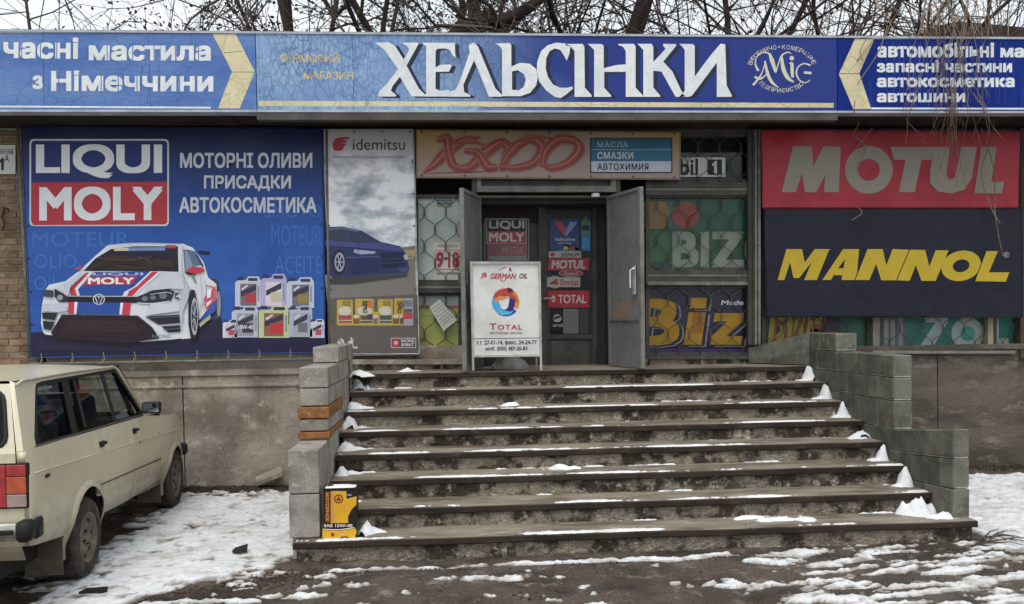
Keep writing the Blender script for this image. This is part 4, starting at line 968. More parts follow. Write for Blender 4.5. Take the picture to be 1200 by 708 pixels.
p.poly(K([(320, 248), (385, 180), (470, 128), (600, 112), (842, 112), (846, 252)]), DK); p.poly(K([(350, 235), (460, 160), (640, 175), (820, 190), (825, 245)]), '#3a2c2a'); p.poly(K([(560, 118), (770, 116), (772, 135), (560, 138)]), '#6f86b4'); p.poly(K([(490, 122), (570, 120), (570, 136), (490, 138)]), '#c9c39a'); p.box(*K([(775, 105)])[0], *K([(830, 122)])[0], '#b04a55')
p.stroke(K([(480, 215), (600, 228), (760, 222)]), 2, '#54392c'); p.stroke(K([(620, 170), (680, 190), (700, 235)]), 1.5, '#4b4650')
# bonnet livery
p.poly(K([(350, 255), (690, 250), (560, 385), (270, 385)]), '#2a4c98'); p.poly(K([(330, 255), (375, 255), (290, 350), (300, 385), (240, 385), (250, 345)]), '#d3d6dc'); p.poly(K([(335, 257), (352, 257), (272, 345), (285, 385), (250, 385), (245, 345)]), '#c0394a')
p.poly(K([(690, 250), (760, 250), (640, 350), (600, 390), (535, 390), (545, 365), (600, 335)]), '#d3d6dc'); p.poly(K([(700, 252), (735, 252), (635, 340), (590, 388), (560, 388), (572, 360), (620, 330)]), '#c0394a')
p.text('LIQUI', *K([(370, 257)])[0], *K([(650, 275)])[0], '#aeb6cc', .04); p.poly(K([(345, 282), (620, 278), (590, 322), (320, 325)]), '#b23844'); p.text('MOLY', *K([(345, 284)])[0], *K([(600, 322)])[0], '#dfe0e4', .05)
# grille, badge
p.poly(K([(230, 390), (640, 392), (615, 425), (232, 420)]), '#1d1b28'); p.poly(K([(285, 422), (530, 424), (525, 490), (280, 488)]), '#2a4c98'); p.poly(K([(238, 420), (285, 420), (275, 485), (235, 485)]), '#c0394a'); p.poly(K([(270, 420), (288, 420), (280, 486), (268, 486)]), '#dfe0e4')
p.poly(K([(535, 424), (582, 424), (572, 492), (528, 490)]), '#c0394a'); p.poly(K([(525, 424), (540, 424), (532, 490), (518, 488)]), '#dfe0e4')
cx, cy = K([(405, 405)])[0]; p.ell(cx, cy, 7, 6.4, '#c9ccd4', .86); p.stroke([(cx-4.6, cy-4), (cx-1.6, cy+4.6), (cx, cy+.2), (cx+1.6, cy+4.6), (cx+4.6, cy-4)], 1.1, '#c9ccd4', 1); p.stroke([(cx-2.2, cy-5.6), (cx, cy-1.2), (cx+2.2, cy-5.6)], 1.1, '#c9ccd4', 1)
# lamps
p.poly(K([(160, 345), (235, 395), (232, 420), (185, 420), (160, 390)]), '#2b2a33'); p.ell(*K([(190, 395)])[0], 3.4, 3.2, '#8f96a6'); p.poly(K([(605, 395), (700, 358), (790, 347), (825, 365), (800, 418), (700, 430), (620, 425)]), '#2b2a33')
for a, c_ in (((660, 402), 3.6), ((705, 395), 3.4), ((760, 385), 4.6)): p.ell(*K([a])[0], c_, c_*.8, '#6d7384', keep=True)
p.k += 1; p.stroke(K([(620, 425), (700, 428), (800, 415)]), 1.1, '#c9ccd4')
# lower bumper and air dams
p.poly(K([(90, 478), (175, 482), (160, 520), (95, 512)]), '#262431'); p.poly(K([(95, 525), (160, 530), (140, 575), (100, 568)]), '#262431'); p.poly(K([(660, 500), (855, 490), (857, 535), (735, 545)]), '#262431'); p.poly(K([(750, 555), (855, 548), (856, 585), (790, 588)]), '#262431')
p.poly(K([(200, 490), (620, 495), (700, 560), (740, 620), (560, 650), (160, 620), (140, 590)]), '#271b24'); p.poly(K([(230, 520), (600, 525), (640, 590), (200, 590)]), '#35222a'); p.stroke(K([(90, 590), (180, 625), (560, 655), (860, 625)]), 1.6, '#1d1a28')
p.stroke(K([(770, 470), (850, 466)]), 1, '#7b8090', 1); p.poly(K([(105, 352), (155, 355), (150, 395), (98, 390)]), '#3f4352'); p.poly(K([(828, 368), (895, 372), (893, 408), (825, 402)]), '#3f4352'); p.text('43', *K([(832, 372)])[0], *K([(888, 402)])[0], '#c9ccd4', .03)
# mirror, wheel, side livery
p.poly(K([(900, 235), (935, 222), (985, 232), (990, 250), (935, 265), (885, 255)]), '#c0394a'); p.poly(K([(885, 253), (935, 262), (935, 272), (890, 268)]), DK); p.poly(K([(270, 235), (305, 220), (310, 232), (285, 243)]), '#b04a55')
p.poly(K([(900, 400), (915, 350), (935, 355), (950, 430), (960, 540), (945, 625), (915, 630), (900, 540)]), '#23222c'); p.ell(*K([(934, 500)])[0], 4.2, 22, '#a4a8b2', .8); 
for i in range(7): a = i*.9; x_, y_ = K([(934, 500)])[0]; p.stroke([(x_, y_), (x_+4*math.cos(a), y_+20*math.sin(a))], .9, '#a4a8b2', 1, keep=True)
p.k += 1; p.poly(K([(985, 400), (1050, 330), (1055, 400), (1000, 470)]), '#c75a72'); p.poly(K([(1000, 470), (1056, 405), (1050, 470), (1010, 500)]), '#3d57a6'); p.stroke(K([(1000, 330), (1040, 350), (990, 440)]), 1.6, '#d34a5c'); p.stroke(K([(990, 300), (1000, 360), (975, 450)]), .5, '#555a66')
p.poly(K([(960, 540), (1020, 490), (1025, 510), (965, 560)]), '#aba47c'); p.poly(K([(915, 270), (940, 320), (945, 310), (925, 268)]), '#6d7384')
# shading and small print of the photographed car
p.poly(K([(760, 250), (842, 254), (870, 300), (880, 350), (800, 345), (700, 355), (650, 370)]), '#c3c6d0'); p.poly(K([(860, 360), (905, 330), (900, 400), (870, 470), (862, 590), (850, 480)]), '#b3b8c6'); p.poly(K([(110, 350), (160, 345), (225, 312), (300, 262), (330, 258), (250, 330), (235, 385), (165, 345)]), '#bfc3cf')
p.poly(K([(690, 430), (820, 420), (850, 440), (850, 470), (660, 495)]), '#c3c7d1'); p.poly(K([(95, 430), (160, 430), (230, 440), (228, 470), (180, 476), (90, 470)]), '#bcc0cd'); p.stroke(K([(870, 110), (866, 250), (905, 345)]), .7, '#7c8294'); p.stroke(K([(965, 270), (975, 380), (960, 500)]), .5, '#7c8294')
p.stroke(K([(455, 106), (600, 94), (860, 99)]), 1.0, '#8aa0cc'); p.stroke(K([(400, 175), (560, 190), (700, 170)]), 1.6, '#4a3a34'); p.stroke(K([(360, 240), (520, 205), (800, 232)]), 2.2, '#2a2226')
for i in range(5): p.stroke(K([(220+10*i, 545+14*i), (610-6*i, 548+14*i)]), .5, '#45303a', 1, keep=True)
p.k += 1; p.stroke(K([(690, 378), (780, 366), (812, 376)]), .9, '#a9b0c2'); p.stroke(K([(668, 508), (850, 500)]), .8, '#5a5e70', 1); p.stroke(K([(760, 572), (854, 566)]), .8, '#5a5e70', 1)
p.text('RACING', *K([(700, 600)])[0], *K([(800, 618)])[0], '#6d7384', .02); p.poly(K([(1005, 350), (1030, 345), (1022, 395), (1003, 400)]), '#e0e2e8'); p.poly(K([(1000, 425), (1030, 405), (1026, 425), (1000, 450)]), '#dfd0d6')
p.build('printed_car', t)
# printed cans
def can_print(x0, y0, x1, y1, body, lab, acc, dark='#39364a', txt=None):
    p = Print(BY, base=.005 if y0 < 338 else .008); w_ = x1-x0; h = y1-y0
    p.poly([(x0, y1), (x0, y0+h*.2), (x0+w_*.12, y0+h*.12), (x0+w_*.4, y0+h*.12), (x0+w_*.5, y0), (x0+w_*.9, y0), (x1, y0+h*.16), (x1, y1)], body)
    p.rbox(x0+w_*.5, y0+h*.05, x0+w_*.86, y0+h*.15, .8, dark); p.box(x0+w_*.08, y0+h*.02, x0+w_*.3, y0+h*.13, dark); p.box(x0+w_*.86, y0+h*.3, x0+w_*.93, y0+h*.8, '#8a8e9e')
    p.box(x0+w_*.2, y0+h*.24, x0+w_*.82, y0+h*.95, lab); p.poly([(x0+w_*.22, y0+h*.66), (x0+w_*.22, y0+h*.5), (x0+w_*.8, y0+h*.26), (x0+w_*.8, y0+h*.44)], dark); p.box(x0+w_*.4, y0+h*.55, x0+w_*.8, y0+h*.85, acc); p.poly([(x0+w_*.24, y0+h*.4), (x0+w_*.45, y0+h*.27), (x0+w_*.5, y0+h*.3), (x0+w_*.28, y0+h*.46)], '#c9cbd2')
    if txt: p.text(txt, x0+w_*.25, y0+h*.6, x0+w_*.8, y0+h*.74, '#c9cbd2', .04)
    return p.build('printed_can', t)
can_print(275.5, 324, 306, 360, '#b9bfd0', '#6e6470', '#a83a44'); can_print(305, 321, 336, 360, '#a9a2c8', '#cfc6cf', '#b9b29a'); can_print(336, 325, 368, 361, '#b9bfd0', '#6b6878', '#8c7a45')
can_print(261, 375, 278, 396, '#c9ccd6', '#c3b6c0', '#b04a5c'); can_print(363, 374, 380, 396, '#c9ccd6', '#c3b6c0', '#b04a5c')
can_print(271.5, 358.5, 303, 395.5, '#b4b8c6', '#8d8f98', '#3a3844', txt='10W-40'); can_print(302, 358, 339, 396, '#b4c096', '#8d5a48', '#b8323c'); can_print(338, 358, 366, 395, '#a9adbc', '#9da1aa', '#6b6d70')
# poles, bottom rail and lacing of the blue banner
b = MB(); b.tube([atY(20.5, 149, 9.99), atY(34.5, 420, 9.99)], .016, 10); b.tube([atY(35.5, 426.5, 9.99), atY(386, 420.5, 9.99)], .014, 10); b.tube([atY(382.6, 152, 9.99), atY(386, 421, 9.99)], .014, 10)
b.build('frame_pipes', STEEL, t, True)
for i in range(10):
    x = 48+i*36.5; y = 418.6-(x-37)*.0189; b = MB(); b.tube([atY(x, y-4, 9.975), atY(x+1.5, y+4, 9.965), atY(x+.5, y+8, 9.975), atY(x-1, y+3, 9.985)], .0045, 5); b.build('tie', ROPE, t)

# tall one with blue coupe
def sky_print():
    m = M('vinyl_sky', '#b7b9c2', s2=8, fine=.05, rough=.45, bump=.35, bs=2.2, dist=.03); n = m.node_tree.nodes; l = m.node_tree.links; b = n['Principled BSDF']
    g = n.new('ShaderNodeNewGeometry'); mp = n.new('ShaderNodeMapping'); mp.inputs['Scale'].default_value = (1, 1, 1.9); t_ = n.new('ShaderNodeTexNoise'); t_.inputs['Scale'].default_value = 2.6; t_.inputs['Detail'].default_value = 7; t_.inputs['Roughness'].default_value = .55
    l.new(g.outputs['Position'], mp.inputs[0]); l.new(mp.outputs[0], t_.inputs[0]); r = n.new('ShaderNodeValToRGB'); r.color_ramp.elements[0].position = .34; r.color_ramp.elements[0].color = rgb('#8a94a6')+(1,)
    r.color_ramp.elements[1].position = .55; r.color_ramp.elements[1].color = rgb('#eff0f2')+(1,); q = r.color_ramp.elements.new(.44); q.color = rgb('#b7bcc5')+(1,)
    s = n.new('ShaderNodeSeparateXYZ'); l.new(g.outputs['Position'], s.inputs[0]); mr = n.new('ShaderNodeMapRange'); mr.inputs[1].default_value = 3.45; mr.inputs[2].default_value = 3.75; l.new(s.outputs[2], mr.inputs[0])
    x = n.new('ShaderNodeMixRGB'); l.new(mr.outputs[0], x.inputs[0]); l.new(t_.outputs[0], r.inputs[0]); l.new(r.outputs[0], x.inputs[1]); x.inputs[2].default_value = rgb('#b5b3b4')+(1,); l.new(x.outputs[0], b.inputs['Base Color']); return m
t, P = banner('banner', [(378.5, 152), (484.5, 152), (491, 414), (389, 414)], 9.99, sky_print(), 'tall narrow banner with a dark blue coupe under a cloudy sky', eye=(4, 7, 'ts'))
p = Print(9.99, base=.003)
p.poly([(380.5, 322), (389, 413.5), (491, 413.5), (487, 318)], '#78746f'); p.poly([(386, 350), (489, 345), (491, 413.5), (389, 413.5)], '#5e5754'); p.poly([(470, 290), (486.5, 288), (487, 319), (470, 322)], '#77706a'); p.box(474, 293, 487, 300, '#a3906a'); p.stroke([(478, 303), (488, 301)], 1.4, '#b5a06a', 1); p.build('printed_road', t)
G = lambda q: [(370+a/2.44, 140+b_/2.44) for a, b_ in q]
p = Print(9.99, base=.006); NB = '#2e3560'
p.poly(G([(28, 308), (75, 306), (130, 318), (185, 350), (240, 362), (255, 380), (268, 425), (262, 440), (160, 445), (100, 455), (60, 462), (34, 440)]), NB); p.poly(G([(30, 316), (75, 312), (120, 322), (165, 346), (110, 350), (30, 345)]), '#3a4152'); p.poly(G([(92, 318), (98, 318), (110, 348), (104, 349)]), NB)
p.poly(G([(110, 372), (135, 374), (172, 378), (168, 384), (125, 386), (108, 380)]), '#9aa3bd'); p.poly(G([(185, 380), (250, 382), (258, 420), (190, 428)]), '#20243f'); p.stroke(G([(100, 356), (180, 356), (240, 366)]), 1, '#4b5384'); p.poly(G([(235, 425), (266, 420), (262, 436), (240, 438)]), '#3f4675'); p.poly(G([(250, 388), (262, 386), (264, 400), (254, 402)]), '#a9b0c6')
p.ell(*G([(66, 408)])[0], 8.2, 15, '#22232e'); p.ell(*G([(68, 408)])[0], 6, 11.5, '#8b8f9c', .7); x_, y_ = G([(68, 408)])[0]
for i in range(6): a = i*1.05; p.stroke([(x_, y_), (x_+5*math.cos(a), y_+10*math.sin(a))], 1.1, '#a6aab6', 1, keep=True)
p.k += 1; p.poly(G([(34, 312), (75, 307), (128, 318), (118, 322), (72, 313), (34, 318)]), '#5b6590'); p.poly(G([(28, 345), (110, 352), (180, 352), (240, 364), (252, 380), (180, 372), (108, 366), (28, 362)]), '#424b84'); p.poly(G([(90, 400), (180, 398), (186, 430), (100, 442)]), '#252b54'); p.stroke(G([(88, 395), (182, 392)]), .6, '#6872a8', 1); p.stroke(G([(112, 322), (122, 352), (118, 440)]), .4, '#1c2042'); p.stroke(G([(190, 400), (256, 396)]), .5, '#4b5384', 1); p.stroke(G([(192, 412), (258, 407)]), .5, '#4b5384', 1); p.poly(G([(40, 455), (150, 447), (262, 442), (262, 448), (100, 470), (40, 470)]), '#3f3d40'); p.build('printed_car', t)
p = Print(9.99, base=.004); p.text('idemitsu', 413.5, 162.5, 474.5, 176, '#33323a', .008); p.text('Премиальные масла для вашего автомобиля', 390, 182.5, 475, 186, '#8a8a96', .0)
p.poly([(389.5, 168), (393, 162.5), (400, 160.8), (410.5, 161), (408, 163), (400, 163.6), (407.5, 165), (405, 167.2), (399, 167), (406, 169), (404, 171), (402.5, 170.5), (403, 173), (400, 176.8), (391.5, 176.8), (390, 172)], '#a33a48'); p.build('lettering', t)
H_ = lambda q: [(375+a/8.85, 340+b_/8.85) for a, b_ in q]
def bx(p, a, b_, c, d, m, **k): q = H_([(a, b_), (c, d)]); p.box(*q[0], *q[1], m, **k)
for (a, c, lab, top) in ((175, 340, '#9c4a48', 100), (335, 420, '#7d5638', 262), (365, 560, '#5b5240', 90), (545, 605, '#6a6470', 225), (600, 755, '#44534e', 95), (745, 830, '#6d5438', 255), (770, 870, '#4a453e', 85), (865, 965, '#9c98a0', 85)):
    p = Print(9.99, base=.004 if top < 120 else .006); body = '#b39a48' if a != 865 else '#a29aa6'
    p.rbox(*H_([(a, top)])[0], *H_([(c, 368)])[0], 1.4, body); cx = (a+c)/2; w_ = c-a
    if w_ > 120: q = H_([(cx, 190+40)])[0]; p.ell(q[0], q[1]-1.5, w_/8.85*.40, 5.5, '#c3bcae'); bx(p, a+20, 262, c-12, 340, lab); bx(p, a+20, 310, c-12, 318, '#c3bcae'); bx(p, a+w_*.35, 110, c-20, 165, '#8d7a3a')
    else: bx(p, a+10, 285, c-10, 350, lab); q = H_([(cx, 275)])[0]; p.ell(q[0], q[1], w_/8.85*.36, 2.2, '#c3bcae')
    if a in (365, 770): 
        q = H_([(cx-25, 240)])[0]; q2 = H_([(cx+35, 110)])[0]; cxp, cyp = (q[0]+q2[0])/2, (q[1]+q2[1])/2; L = abs(q[1]-q2[1]); p.text('ZEPRO', cxp-L/2, cyp-2.6, cxp+L/2, cyp+2.6, '#2b2723', .05, rot=math.pi/2)
        bx(p, cx+30, 125, c-6, 180, '#c2703a' if a == 365 else '#6d6a6a')
    if a == 865: bx(p, a+8, 105, c-8, 170, '#77727c'); bx(p, a+5, 235, c-5, 300, '#b0444e'); bx(p, a+8, 195, c-8, 232, '#4a5f55')
    if a == 365: bx(p, 490, 250, 545, 310, '#4b3a6a')
    p.build('printed_can', t)
p = Print(9.99, base=.005); WW = '#c9c7c6'
for a in ([(180, 545), (230, 550), (255, 570)], [(215, 500), (225, 550), (215, 590)], [(235, 510), (250, 580), (200, 595)], [(185, 580), (235, 572), (262, 585)], [(190, 520), (205, 560)], [(290, 540), (330, 530), (345, 545)], [(320, 490), (325, 545), (285, 600)], [(335, 545), (345, 590), (382, 600), (378, 575)], [(295, 565), (350, 505)]):
    p.stroke(H_(a), [1.3, 1.7, .6], WW, keep=True)
p.k += 1; bx(p, 735, 495, 995, 600, '#b9b2b2'); bx(p, 742, 503, 988, 592, '#3d3736'); bx(p, 745, 505, 825, 590, '#a33c4a'); p.ell(*H_([(787, 548)])[0], 2.6, 2.4, '#c9a0a5'); p.text('RACING', *H_([(840, 510)])[0], *H_([(978, 542)])[0], '#c9c7c6', .04); p.text('SPIRIT', *H_([(840, 552)])[0], *H_([(978, 584)])[0], '#c9c7c6', .04); p.build('lettering', t)
b = MB(); b.tube([atY(400, 416.5, 10.0), atY(491, 415.5, 10.0)], .012, 8); b.build('bottom_rail', STEEL, t, True)

# yellow strip above the door
def warm_print():
    m = M('vinyl_warm', '#9d8a82', s2=8, fine=.06, rough=.4, bump=.35, bs=1.7, dist=.06); n = m.node_tree.nodes; l = m.node_tree.links; b = n['Principled BSDF']; src = b.inputs['Base Color'].links[0].from_socket
    g = n.new('ShaderNodeNewGeometry'); s = n.new('ShaderNodeSeparateXYZ'); l.new(g.outputs['Position'], s.inputs[0]); x0, x1, za, zb2 = atY(490, 180, 9.95).x, atY(797, 180, 9.95).x, atY(640, 153, 9.95).z, atY(640, 208, 9.95).z
    cxm = n.new('ShaderNodeMapRange'); cxm.inputs[1].default_value = x0; cxm.inputs[2].default_value = x1; cxm.inputs[3].default_value = -1; cxm.inputs[4].default_value = 1; l.new(s.outputs[0], cxm.inputs[0])
    ab = n.new('ShaderNodeMath'); ab.operation = 'ABSOLUTE'; l.new(cxm.outputs[0], ab.inputs[0]); zm_ = n.new('ShaderNodeMapRange'); zm_.inputs[1].default_value = zb2; zm_.inputs[2].default_value = za; l.new(s.outputs[2], zm_.inputs[0])
    ad = n.new('ShaderNodeMath'); ad.operation = 'MULTIPLY_ADD'; ad.inputs[1].default_value = .75; l.new(ab.outputs[0], ad.inputs[0]); l.new(zm_.outputs[0], ad.inputs[2]); r = n.new('ShaderNodeMapRange'); r.inputs[1].default_value = .85; r.inputs[2].default_value = 1.75; l.new(ad.outputs[0], r.inputs[0])
    x = n.new('ShaderNodeMixRGB'); l.new(r.outputs[0], x.inputs[0]); l.new(src, x.inputs[1]); x.inputs[2].default_value = rgb('#a58a48')+(1,); l.new(x.outputs[0], b.inputs['Base Color']); return m
t, P = banner('banner', [(488, 152.5), (797, 155), (797, 210), (488.5, 208)], 9.95, warm_print(), 'long yellow and pink banner with looping red lettering over the doorway', eye=(7, 2, 'tb'))
p = Print(9.95, base=.003); a = '#8a3f38'; c = '#b3786c'
X_ = lambda q: [(480+x/3.75, 145+y/3.75) for x, y in q]
for q, w_ in (([(60, 215), (110, 180), (170, 120), (240, 75), (310, 60)], [.8, 6, 9, 6, 1]), ([(120, 75), (165, 65), (170, 110), (190, 180), (235, 195), (300, 160)], [3, 7, 6, 6, 5, 3]),
    ([(190, 190), (260, 195), (330, 130), (400, 85), (440, 95)], [2, 6, 9, 7, 4]), ([(240, 120), (300, 130), (345, 190), (385, 190)], [3, 6, 7, 4]), ([(400, 85), (430, 110), (415, 190), (395, 185)], [3, 6, 6, 2]),
    ([(410, 180), (450, 120), (520, 70), (575, 90), (580, 130), (540, 175), (470, 195), (420, 190)], [3, 7, 6, 7, 8, 6, 5, 3]), ([(585, 190), (600, 120), (660, 70), (730, 80), (745, 120), (700, 170), (630, 195), (590, 180)], [3, 7, 7, 6, 8, 6, 5, 3]), ([(180, 90), (280, 80), (330, 95)], [1, 3, 1]), ([(440, 90), (540, 60), (640, 65)], [1, 3, 1])):
    p.stroke(X_(q), [v*1.9 for v in w_], '#96665c')
    p.stroke(X_(q), [v*1.45 for v in w_], a); p.stroke([(x-.3, y-.8) for x, y in X_(q)], [v*.7 for v in w_], '#94504a'); p.stroke([(x-.4, y-1.3) for x, y in X_(q)], [v*.16 for v in w_], c)
p.stroke(X_([(60, 218), (250, 212), (420, 205)]), [.4, 1, .3], a); p.build('lettering', t)
p = Print(9.95, base=.004); p.box(691.5, 161.5, 788, 203, '#1f3a3a'); p.box(693, 163, 786.5, 175, '#2c5f7a', keep=True); p.box(693, 175.8, 786.5, 189, '#2f6784', keep=True); p.box(693, 189, 786.5, 201.5, '#b9bdc8'); p.box(693, 175, 786.5, 175.8, '#8fa3ac')
p.text('МАСЛА', 700, 166, 736, 173, '#8fa3ac', .03, keep=True, spacing=1.1); p.text('СМАЗКИ', 700, 178, 742, 186.5, '#b9c3c8', .035, keep=True, spacing=1.1); p.text('АВТОХИМИЯ', 700, 191.5, 760, 199.5, '#26262c', .03, spacing=1.1); p.build('price_panel', t)

# red and navy ones on the right
t, P = banner('banner', [(893, 153), (1195, 154.5), (1193.5, 243), (894, 243.5)], 9.93, M('vinyl_red', '#9c2835', '#8e222f', '#a6303d', s=1.3, s2=8, fine=.06, rough=.4, bump=.8, bs=2.2, dist=.06, bdet=2), 'red banner with wide pale grey letters on the upper right of the shop front', eye=(8, 3, 't'))
J = lambda q: [(890+a/3.013, 145+b_/3.013) for a, b_ in q]
p = Print(9.93, base=.004); g_ = '#857f72'
p.poly(J([(118, 80), (185, 80), (190, 150), (225, 80), (287, 82), (280, 242), (228, 242), (232, 180), (200, 242), (160, 242), (150, 175), (128, 242), (78, 242)]), g_); p.ell(*J([(386, 163)])[0], 28, 28, g_, .46, rot=.2, n=40)
p.poly(J([(462, 82), (617, 82), (608, 128), (572, 128), (548, 242), (492, 242), (515, 128), (475, 128)]), g_)
p.poly(J([(617, 82), (672, 82), (660, 185), (672, 198), (690, 190), (712, 82), (768, 82), (750, 190), (725, 232), (680, 246), (630, 240), (602, 210), (602, 170)]), g_)
p.poly(J([(783, 82), (838, 82), (818, 205), (865, 205), (855, 246), (758, 246)]), g_); p.build('lettering', t)
t, P = banner('banner', [(896, 244.5), (1197, 243.5), (1198, 372), (898, 371)], 9.95, M('vinyl_navy', '#131426', '#101020', '#191a2e', s=1.3, s2=8, fine=.06, rough=.45, bump=.5, bs=1.7, dist=.065), 'dark navy banner with slanting yellow letters below the red one', eye=(8, 4, 's'))
p = Print(9.95, base=.004); g_ = '#b39a28'
for nm, q in (('M', [(95, 443), (150, 443), (160, 490), (195, 443), (250, 443), (205, 552), (158, 552), (185, 488), (140, 545), (120, 545), (108, 490), (88, 552), (64, 552)]),
    ('N', [(378, 443), (435, 443), (448, 500), (470, 443), (528, 445), (482, 553), (430, 553), (412, 495), (388, 552), (335, 552)]), ('N', [(528, 445), (585, 446), (600, 505), (622, 447), (668, 447), (622, 555), (572, 555), (552, 500), (530, 555), (482, 553)]), ('L', [(800, 450), (842, 450), (810, 525), (882, 525), (870, 558), (762, 556)])):
    p.poly(J(q), g_, keep=True)
p.poly(J([(295, 443), (352, 443), (342, 552), (290, 552), (292, 535), (262, 535), (252, 552), (222, 552)]), g_, J([(302, 478), (297, 510), (278, 510)]), keep=True)
p.ell(*J([(712, 502)])[0], 23.5, 17.5, g_, .42, n=36, rot=-.25, keep=True); p.k += 1
for q in ([(248, 445), (204, 553)], [(484, 553), (530, 445)], [(336, 553), (380, 443)], [(800, 450), (760, 556)]): p.stroke(J(q), 1.1, _mats['vinyl_navy'], 1, keep=True)
p.ell(*J([(872, 463)])[0], 3.4, 3.4, '#8d8c96', .8, keep=True); p.text('R', *J([(866, 456)])[0], *J([(878, 470)])[0], '#8d8c96', .02); p.build('lettering', t)

# ------------------------------------------------------------------ pavement sign in front of the door
AY = 9.42
a0 = atY(555, 434, AY); 
af = empty('pavement_sign', (atY(594, 434, AY).x, AY+.1, 1.262), 'white folding pavement sign with a swirling ball emblem in front of the door', 'sandwich board')
TOPZ = atY(593, 307, AY+.07).z; BOTZ = 1.268
def AP(x, y, d=0.):       # front board leans back: plane through foot line and top line
    r_ = ray(x, y); n = Vector((0, -(TOPZ-BOTZ), -.09)); n.normalize(); P0_ = Vector((0, AY-.02, BOTZ)); t_ = (P0_-CAM).dot(n)/r_.dot(n); return CAM+r_*t_+n*d*1.
def APs(x, y, d): return AP(x, y, 0)+Vector((0, -d, 0))
def abar(q, w_, parent, name, mat, off=0.):
    b = MB(); b.bar(APs(*q[0], off), APs(*q[1], off), w_, w_); return b.build(name, mat, parent)
v = [APs(x, y, .0) for x, y in ((553, 418), (633, 416), (632.5, 308), (551.5, 308))]
mk('face_board', v+[q+Vector((0, .006, 0)) for q in v], [(0, 1, 2, 3), (7, 6, 5, 4), (0, 4, 5, 1), (1, 5, 6, 2), (2, 6, 7, 3), (3, 7, 4, 0)], WHITEP, af)
for q in (((552, 308), (554.5, 434)), ((632, 308), (634, 434)), ((551, 308), (633, 308)), ((553, 417.5), (633, 416.5))): abar(q, .022, af, 'frame_bar', WHITEM, .008)
b = MB(); s_ = Vector((0, .42, 0))
for x in (553, 633): MB().bar(APs(x, 309, -.01), Vector((APs(x, 434, 0).x, AY+.40, 1.268)), .02).build('rear_leg', WHITEM, af)
v = [APs(x, 310, -.03) for x in (555, 631)]+[Vector((APs(x, 418, 0).x, AY+.33, BOTZ+.18)) for x in (631, 555)]; mk('rear_board', v+[q+Vector((0, .006, 0)) for q in v], [(3, 2, 1, 0), (4, 5, 6, 7), (0, 1, 5, 4), (1, 2, 6, 5), (2, 3, 7, 6), (3, 0, 4, 7)], WHITEP, af)
p = Print(0, fn=lambda x, y, d: APs(x, y, d), base=.002)
A_ = lambda q: [(545+x/5.055, 300+y/5.055) for x, y in q]
rd = '#b03a44'; p.text('JB', 563, 319.5, 571, 326.5, rd, .035, shear=.2, keep=True); p.text('GERMAN', 574, 320.5, 605, 327, rd, .035, shear=.2, keep=True); p.text('OIL', 608, 320.5, 619, 326.5, '#5a2f38', .03, shear=.2); p.stroke(A_([(195, 85), (230, 70), (250, 66)]), [.3, 1, .3], '#8a4048', keep=True); p.stroke(A_([(262, 90), (267, 70), (272, 92)]), [1.2, 1, 1.2], '#7b3038', keep=True); p.stroke(A_([(205, 140), (230, 150), (245, 125)]), .8, rd); p.build('lettering', af)
p = Print(0, fn=lambda x, y, d: APs(x, y, d), base=.002); cx, cy = A_([(241, 273)])[0]
def seg(a0_, a1_, r0, r1, c_, n=10, off=0.):
    o = []
    for i in range(n+1): a = R(a0_+(a1_-a0_)*i/n); o.append((cx+r1*math.cos(a), cy-r1*math.sin(a)))
    for i in range(n, -1, -1):
        a = R(a0_+off+(a1_-a0_-off)*i/n); rr = r0*(.75+.25*abs(2*i/n-1)); o.append((cx+rr*math.cos(a), cy-rr*math.sin(a)))
    p.poly(o, c_)
seg(45, 165, 8.5, 16.2, '#b5483c'); seg(-30, 50, 9.5, 16, '#cf8a3a'); seg(160, 250, 9.5, 16.2, '#4aa3d8'); seg(240, 320, 10.5, 16.6, '#2d4f9c'); seg(60, 85, 14.3, 17, '#5a2433')
p.poly(A_([(170, 262), (205, 235), (262, 245), (240, 252), (200, 262), (180, 285)]), '#d88a4c'); p.poly(A_([(265, 245), (298, 262), (292, 300), (272, 328), (235, 330), (255, 300)]), '#3a2a72'); p.poly(A_([(178, 300), (215, 322), (272, 330), (290, 318), (270, 345), (215, 352)]), '#57b0de'); p.poly(A_([(175, 215), (225, 205), (298, 235), (312, 270), (298, 262), (255, 238), (205, 232)]), '#b5483c')
p.build('emblem', af)
p = Print(0, fn=lambda x, y, d: APs(x, y, d), base=.002); p.text('T', 573.5, 379, 582, 386.5, rd, .03, keep=True); p.text('OTAL', 583, 380.5, 612, 386.5, rd, .03, spacing=1.15, keep=True); p.text('МОТОРНЫЕ МАСЛА', 574, 388.8, 612, 391.8, '#6a5458', .02); p.build('lettering', af)
p = Print(0, fn=lambda x, y, d: APs(x, y, d), base=.002); p.stroke([(554, 397), (632, 396)], .7, '#4c4a4a', 1); p.text('т.т. 27-01-14, факс. 24-24-77', 558, 399, 629, 405.3, '#2c2b2b', .025, dy=-.6, keep=True); p.text('моб. (050) 487-20-83', 569, 406.3, 618, 412.2, '#2c2b2b', .025, dy=-.4); p.build('lettering', af)
